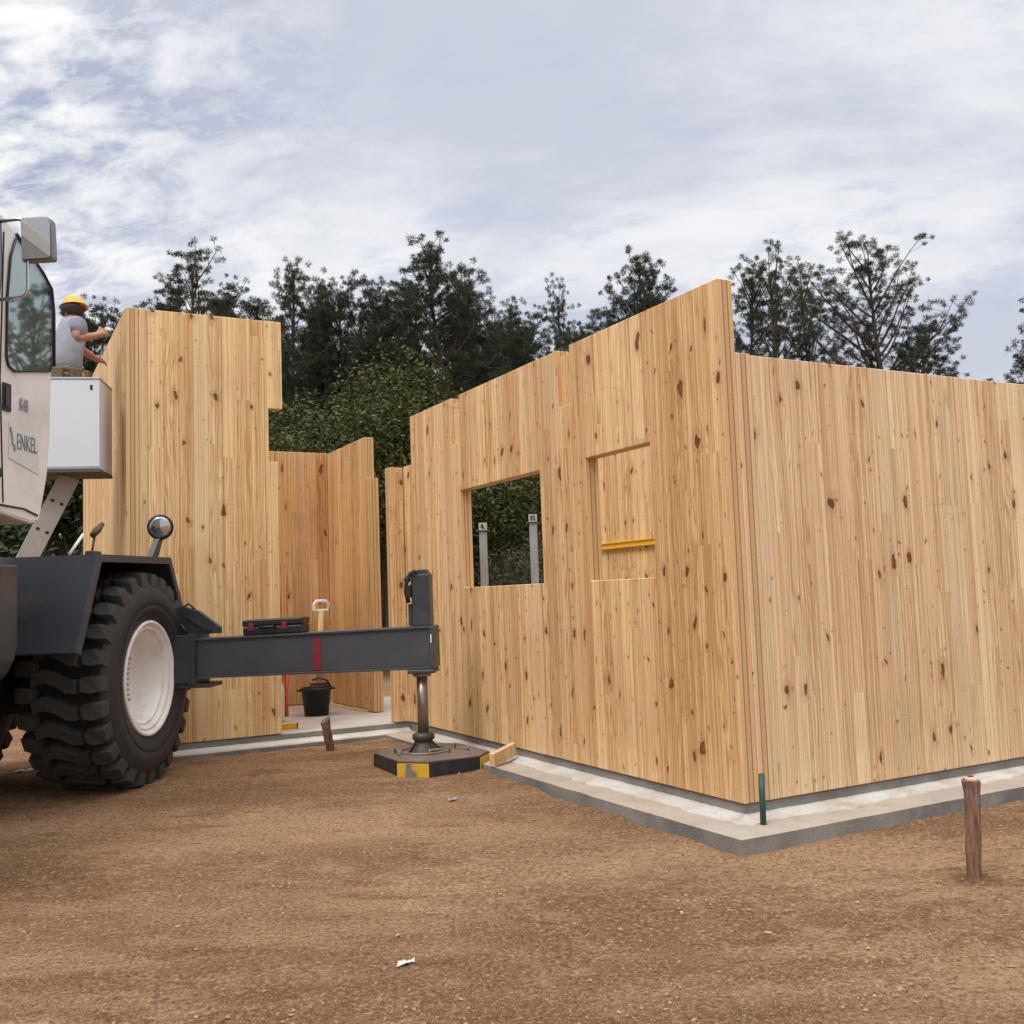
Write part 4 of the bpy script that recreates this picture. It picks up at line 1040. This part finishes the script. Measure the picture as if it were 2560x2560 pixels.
def pine(seed, H=12., start=.3, width=2.3, nb=62, sub=6, N=24, L=.18, w=.014, peak=.45, tip=.5, r0=.13, asc=.0):
    """open-crowned pine: limbs curve up and carry separate round needle tufts"""
    rn = random.Random(seed); wd = Raw(); nd = Raw()
    bend = Vector((rn.uniform(-.25, .25), rn.uniform(-.25, .25), 0))
    def trunk_at(t): return Vector((bend.x*sin(t*3.1)+.12*sin(t*9+seed), bend.y*sin(t*2.6), H*t))
    wd.tube([trunk_at(k/14) for k in range(15)], r0, .02, 8)
    sect = [rn.uniform(.6, 1.25) for _ in range(9)]
    for i in range(nb):
        t = start+(.985-start)*((i+rn.random())/nb)**.95; base = trunk_at(t)
        k = (t-start)/(1-start)
        shape = (k/peak)**.55 if k < peak else 1-(1-tip*.45)*((k-peak)/(1-peak))**1.7
        az = i*2.4+rn.uniform(-.6, .6)
        ln = max(.35, width*shape*rn.uniform(.55, 1.15)*sect[int((az % 6.283)/6.284*9)])
        el = asc+.15+.85*k**1.3+rn.uniform(-.22, .25)
        d = Vector((cos(az)*cos(el), sin(az)*cos(el), sin(el)))
        path = [base]; p = base.copy(); dd = d.copy(); M_ = 6
        for q in range(M_):
            dd = (dd+Vector((rn.uniform(-.2, .2), rn.uniform(-.2, .2), .12+rn.uniform(-.12, .12)))).normalized()
            p = p+dd*ln/M_; path.append(p.copy())
        wd.tube(path, .008+.012*ln, .006, 4)
        ns = max(3, int(sub*ln*rn.uniform(.7, 1.25)*(1.2-.65*k)))
        for q in range(ns):
            f = .25+.75*(q+rn.random())/ns; ii = min(int(f*M_), M_-1); a = path[ii].lerp(path[ii+1], f*M_-ii)
            sd = Vector((rn.gauss(0, 1), rn.gauss(0, 1), rn.gauss(.45, .6))).normalized(); sl = rn.uniform(.15, .60)*(.55+.45*ln/width)
            e = a+sd*sl; wd.tube([a, a.lerp(e, .5)+Vector((0, 0, -.03)), e], .007, .004, 3)
            s_ = rn.uniform(.7, 1.3)
            nd.tuft(e, sd, rn, N, L*s_, w)
            if rn.random() < .35:
                e2 = e+Vector((rn.gauss(0, 1), rn.gauss(0, 1), rn.gauss(.2, .7)))*L*1.1; nd.tuft(e2, sd, rn, N, L*s_*.9, w)
        nd.tuft(path[-1], dd, rn, N, L*1.2, w)
    nd.tuft(trunk_at(1.), Vector((0, 0, 1)), rn, N, L*1.2, w); nd.tuft(trunk_at(.985), Vector((1, 0, 0)), rn, N, L, w)
    return raw('trunk', wd.V, wd.F, BARK), raw('crown', nd.V, nd.F, NEEDLE)
VAR = {'dense': [pine(11, 12., .06, 2.4, 92, 12, 52, .18, .0095, .42, .9), pine(12, 12., .08, 2.6, 88, 12, 52, .18, .0095, .5, 1.), pine(13, 12., .05, 2.2, 96, 12, 52, .17, .0095, .45, .8)],
       'tall': [pine(21, 12., .14, 2.5, 84, 9, 72, .165, .007, .34, .55), pine(22, 12., .16, 2.7, 84, 9, 72, .165, .007, .38, .6)],
       'sparse': [pine(31, 12., .26, 2.5, 66, 6.5, 78, .15, .006, .42, 1.0, .10, .2), pine(32, 12., .24, 2.6, 64, 6.5, 78, .15, .006, .46, .9, .10, .2), pine(33, 12., .20, 3.7, 84, 6.5, 78, .155, .006, .36, .8, .16, .06)]}
def tree(kind, k, x, y, top, rz, label, group=None, wide=1.):
    r = thing('pine_tree', label, 'tree', (x, y, -.3), rz, group); s_ = (top+.3)/13.1
    r.scale = (s_*wide*1.08, s_*wide*1.08, s_)
    link('trunk', VAR[kind][k][0], r); link('crown', VAR[kind][k][1], r)
    return r
PT = [('sparse', 0, 1.9, 25.1, 12.03, 'thin pine with bare upper limbs, alone above the tower wall', None, 1.1),
      ('tall', 0, 4.88, 25.4, 12.47, 'pine with a narrow pointed tip right above the tower edge', None, .9),
      ('dense', 1, 7.28, 27.8, 12.5, 'round-topped pine between the narrow-tipped pine and the broad tallest pine', None, 1.),
      ('dense', 0, 7.9, 26.6, 12.33, 'round-topped pine touching the broad tallest pine', None, .9),
      ('tall', 1, 8.57, 23., 12.7, 'broad pine standing tallest of the dark wood behind the doorway', None, 1.25),
      ('tall', 0, 13.6, 27.2, 12.7, 'small-topped pine in the dip of the tree line, thick below', None, .8),
      ('sparse', 1, 15.04, 26.4, 12.75, 'open-topped pine in the dip of the tree line, sky showing through', None, .8),
      ('tall', 1, 14.63, 20.6, 12.45, 'conical pine rising just above the sloping top of the tall window wall', None, 1.),
      ('sparse', 0, 16.62, 17.7, 11.0, 'spindly pine just right of the wall peak, leftmost of the open group', None, 1.1),
      ('sparse', 1, 16.24, 16.66, 11.0, 'spindly pine in the middle of the open group above the pale wall', None, 1.0),
      ('sparse', 0, 18.19, 17.55, 11.0, 'spindly pine at the right of the open group beside the big limbed pine', None, 1.1),
      ('sparse', 2, 15.89, 12.69, 9.95, 'big open pine with long bare limbs above the pale right wall', None, 1.12),
      ('sparse', 0, 17.4, 12.43, 7.9, 'small thin pine right of the big limbed pine', None, 1.3),
      ('dense', 1, 16.8, 8.95, 7.3, 'dark bushy pine cut by the right picture edge', None, 1.05)]
for i, (kd, k, x, y, tp, lab, gp, wd_) in enumerate(PT): tree(kd, k, x, y, tp, i*1.3+.4+(4.3 if i == 11 else 3.1 if i == 0 else 0), lab, gp, wd_)
FILL = [(-.74, 33.5, 12.4), (.24, 35.4, 12.9), (.84, 33.4, 12.6), (1.79, 31.2, 11.9), (4.07, 30.8, 12.8), (5.2, 31.5, 13.1), (7.42, 30.9, 13.2), (9.54, 29.1, 12.7), (12.98, 29.8, 12.7),
        (14.64, 31.2, 13.2), (15.16, 28.6, 12.3), (16.9, 27.5, 11.9), (17.77, 27., 12.4), (1.9, 29.2, 11.9), (8.96, 26.1, 12.6), (10.5, 25.4, 12.6), (16.87, 22.7, 11.9),
        (6.2, 27.2, 11.6), (3.2, 27.6, 11.3), (11.6, 26.4, 11.6), (12.4, 24.5, 10.8), (10.6, 21.8, 9.8), (6.6, 23.4, 9.6), (8.0, 20.5, 8.6), (3.6, 22.6, 9.2), (12.6, 21.0, 9.6),
        (-3.0, 34., 11.5), (-5.6, 33., 12.), (-8.2, 32., 12.), (-.3, 27., 9.2), (-2.2, 28., 9.)]
for i, (x, y, tp) in enumerate(FILL):
    tree('dense', i % 3, x, y, tp, i*2.1, 'dark dense pine merged into the wood behind the timber building', 'pines of the dark wood', 1.05)
# low dark trees right behind the pale wall
for i, (x, y, tp) in enumerate(((14.2, 14.8, 6.7), (15.6, 14.6, 6.9), (17.2, 15.4, 7.0), (19.5, 11.8, 5.6), (20.5, 10.2, 5.4))):
    tree('dense', i % 3, x, y, tp, i*1.9+.5, 'low dark bushy pine just showing over the pale right wall', 'low pines over the pale wall', 1.7)

def bush(seed, R_, H, n, L, m_, lobes=9, twigs=24):
    rn = random.Random(seed); lf = Raw(); wd = Raw(); C_ = []
    for i in range(lobes):
        a = rn.uniform(0, 6.28); f = rn.random()**.6; q = R_*.70*f
        C_.append((Vector((q*cos(a), q*sin(a), H*(.30+rn.uniform(.25, .48)*math.sqrt(1-.9*f*f)))), R_*rn.uniform(.26, .42), H*rn.uniform(.11, .18)))
    for i in range(twigs):
        c, r, h = C_[i % lobes]; e = c+Vector((rn.uniform(-r, r), rn.uniform(-r, r), rn.uniform(-h, h)))*.9
        wd.tube([Vector((rn.uniform(-.1, .1), rn.uniform(-.1, .1), 0)), Vector((e.x*.35, e.y*.35, e.z*.55)), e], .05 if i < 6 else .02, .006, 4)
    for i in range(n):
        c, r, h = C_[rn.randrange(lobes)]; d = Vector((rn.gauss(0, 1), rn.gauss(0, 1), rn.gauss(0, 1))).normalized(); f = rn.random()**.30
        lf.leaf(c+Vector((d.x*r, d.y*r, d.z*h))*f*rn.uniform(.85, 1.12), rn, L*rn.uniform(.6, 1.2))
    return raw('trunk', wd.V, wd.F, TWIG), raw('crown', lf.V, lf.F, m_)
BV = {'olive': bush(5, 2.7, 5.4, 42000, .085, BROAD, 38), 'olive2': bush(6, 2.4, 5.0, 34000, .085, BROAD, 30), 'dark': bush(7, 2.4, 4.6, 7500, .16, DARKLEAF, 12), 'dry': bush(8, 2.3, 4.2, 6500, .09, DRY, 12, 260)}
def shrub(kind, x, y, s_, rz, label, group=None, name='broadleaf_tree'):
    r = thing(name, label, 'tree' if name == 'broadleaf_tree' else 'shrub', (x, y, -.3), rz, group); r.scale = (s_, s_, s_)
    link('trunk', BV[kind][0], r); link('crown', BV[kind][1], r); return r
shrub('olive', 3.0, 13.3, 1.26, .4, 'rounded olive-green leafy tree behind the doorway, largest of the leafy trees')
shrub('olive2', 4.9, 13.6, 1.14, 2.0, 'olive-green leafy tree next to the slope of the tall window wall')
shrub('olive2', 1.1, 13.4, 1.05, 4.0, 'smaller olive-green leafy tree seen through the notch of the tower panel')
for i, (kd, x, y, s_) in enumerate((('dark', 6.4, 14.6, 1.05), ('dark', -.4, 14.2, .9), ('dark', 2.2, 17., 1.2), ('dark', 5.2, 17.5, 1.3), ('dark', -3.6, 13.6, .8), ('dark', -5.6, 14.6, .85), ('dark', 8.6, 16.5, 1.2), ('dark', -1.8, 17.4, 1.2),
                                   ('dark', 11.5, 17., 1.2), ('dark', -7.6, 16.4, 1.1), ('dark', -4.4, 18., 1.2))):
    shrub(kd, x, y, s_, i*1.7, 'dark green leafy shrub at the foot of the pine wood', 'dark shrubs at the wood edge', 'shrub')
for i, (x, y, s_) in enumerate(((5.6, 11.4, .85), (7.0, 11.0, .9), (8.3, 12.3, 1.0), (4.6, 10.6, .75), (6.4, 13.2, 1.05))):
    shrub('dry', x, y, s_, i*2.3, 'half dry twiggy shrub seen through the left window opening', 'dry shrubs behind the window', 'shrub')
def far_woods():
    rn = random.Random(99); r = Raw()
    for i in range(26000):
        a = radians(rn.uniform(-62, 78)); D = rn.uniform(40, 47); x = -3.74+D*sin(a+radians(28.3)); y = -4.36+D*cos(a+radians(28.3))
        hm = 7.6+2.0*noise.noise((a*9, 0, 0))+1.0*noise.noise((a*40, 0, 3.)) - max(0., (math.degrees(a)-6)*.16)
        hm = max(hm, 2.2)
        z = -.3+hm*rn.random()**.8
        r.leaf(Vector((x, y, z)), rn, rn.uniform(.35, .8))
    return raw('far_woods', r.V, r.F, NEEDLE)
tag(link('far_woods', far_woods()), 'dark far wood filling the gaps between the pine trunks', 'wood', None, 'stuff')

# ------------------------------------------------------------------ sky, sun, camera
wd = bpy.data.worlds.new('World'); S.world = wd; wd.use_nodes = True
nt = NT(wd.node_tree); bg = wd.node_tree.nodes['Background']
SUN_EL, SUN_AZ = radians(52), radians(-118)      # azimuth measured from +Y towards +X
sky = nt.add('ShaderNodeTexSky', sky_type='NISHITA'); sky.sun_disc = False
sky.sun_elevation = SUN_EL; sky.sun_rotation = SUN_AZ; sky.air_density = 1.2; sky.dust_density = 2.5; sky.altitude = 100
g = nt.add('ShaderNodeTexCoord').outputs['Generated']
dx, dy, dz = nt.sep(g)
den = nt.m('ADD', nt.m('MAXIMUM', dz, 0.), .34)
px, py = nt.m('DIVIDE', dx, den), nt.m('DIVIDE', dy, den)
P = nt.comb(px, py, 0.)
# rotate so streaks run across the view
sx = nt.m('ADD', nt.m('MULTIPLY', px, .80), nt.m('MULTIPLY', py, -.60)); sy = nt.m('ADD', nt.m('MULTIPLY', px, .60), nt.m('MULTIPLY', py, .80))
broad = nt.noise(nt.comb(nt.m('MULTIPLY', sx, 1.1), nt.m('MULTIPLY', sy, 2.0), 3.1), 1.1, 7., .60, .2)
veil = nt.noise(nt.comb(nt.m('MULTIPLY', sx, 3.4), nt.m('MULTIPLY', sy, 6.2), 7.7), 1.3, 7., .66, .3)
cell = nt.noise(nt.comb(nt.m('MULTIPLY', sx, 8.5), nt.m('MULTIPLY', sy, 13.), 1.3), 1., 6., .60, .35)
ripple = nt.noise(nt.comb(nt.m('MULTIPLY', sx, 24.), nt.m('MULTIPLY', sy, 44.), 2.), 1., 4., .6, .6)
left = nt.ss(nt.vm('DOT_PRODUCT', g, (-.62, .70, .35)), .50, .86)        # brighter, broken cloud towards the sun's side
lav, wht = (5.3, 5.65, 6.55), (7.9, 8.0, 8.25)
c = nt.mix(nt.ss(broad, .38, .60), lav, wht)
c = nt.mix(nt.m('MULTIPLY', nt.ss(veil, .50, .68), .6), c, (4.7, 5.25, 6.6))
cell = nt.m('ADD', nt.m('MULTIPLY', cell, .6), nt.m('MULTIPLY', nt.noise(nt.comb(nt.m('MULTIPLY', sx, 4.), nt.m('MULTIPLY', sy, 6.), 5.), 1., 4., .55), .4))
brk = nt.mix(nt.ss(cell, .43, .60), (2.9, 3.45, 4.95), (9.9, 9.8, 9.6))
brk = nt.mix(nt.m('MULTIPLY', nt.ss(ripple, .45, .62), .42), brk, (8.6, 8.6, 8.6))
c = nt.mix(nt.m('MULTIPLY', left, .92), c, brk)
c = nt.mix(nt.ss(dz, .20, .0), c, (7.6, 7.75, 7.9))
hol = nt.m('MULTIPLY', nt.ss(nt.noise(P, .9, 5., .6), .60, .72), .22)
c = nt.mix(hol, c, sky.outputs[0])
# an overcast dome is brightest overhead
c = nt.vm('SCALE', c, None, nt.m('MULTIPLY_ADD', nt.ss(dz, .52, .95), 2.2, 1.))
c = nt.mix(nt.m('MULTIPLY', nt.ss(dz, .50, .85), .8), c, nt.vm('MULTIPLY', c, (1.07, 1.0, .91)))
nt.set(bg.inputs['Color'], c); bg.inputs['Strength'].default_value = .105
L_ = bpy.data.lights.new('sun', 'SUN'); L_.energy = 1.5; L_.angle = radians(20); L_.color = (1., .95, .87)
so = bpy.data.objects.new('sun', L_); COL.objects.link(so)
sd = Vector((cos(SUN_EL)*sin(SUN_AZ), cos(SUN_EL)*cos(SUN_AZ), sin(SUN_EL)))
so.rotation_euler = sd.to_track_quat('Z', 'Y').to_euler()
so.location = sd*60

cam = bpy.data.cameras.new('camera'); co = bpy.data.objects.new('camera', cam); COL.objects.link(co)
R = [[0.8809983302990884, 0.0075948131922335205, 0.4730584116394013], [-0.4717874393053108, 0.08907628518227137, 0.8772012468823015], [-0.03547610638099824, -0.9959958505087768, 0.08205919598279254]]
M4 = Matrix(((R[0][0], -R[0][1], -R[0][2], -3.7413174), (R[1][0], -R[1][1], -R[1][2], -4.3567961), (R[2][0], -R[2][1], -R[2][2], 1.2), (0, 0, 0, 1)))
co.matrix_world = M4
cam.sensor_width = 36.; cam.lens = 2491.4814869872102/2560*36; cam.clip_start = .05; cam.clip_end = 3000.
S.camera = co
S.view_settings.view_transform = 'Standard'; S.view_settings.look = 'None'; S.view_settings.exposure = .1; S.view_settings.gamma = 1.
S.cycles.max_bounces = 8; S.cycles.diffuse_bounces = 4; S.cycles.transparent_max_bounces = 8
S.cycles.use_denoising = True
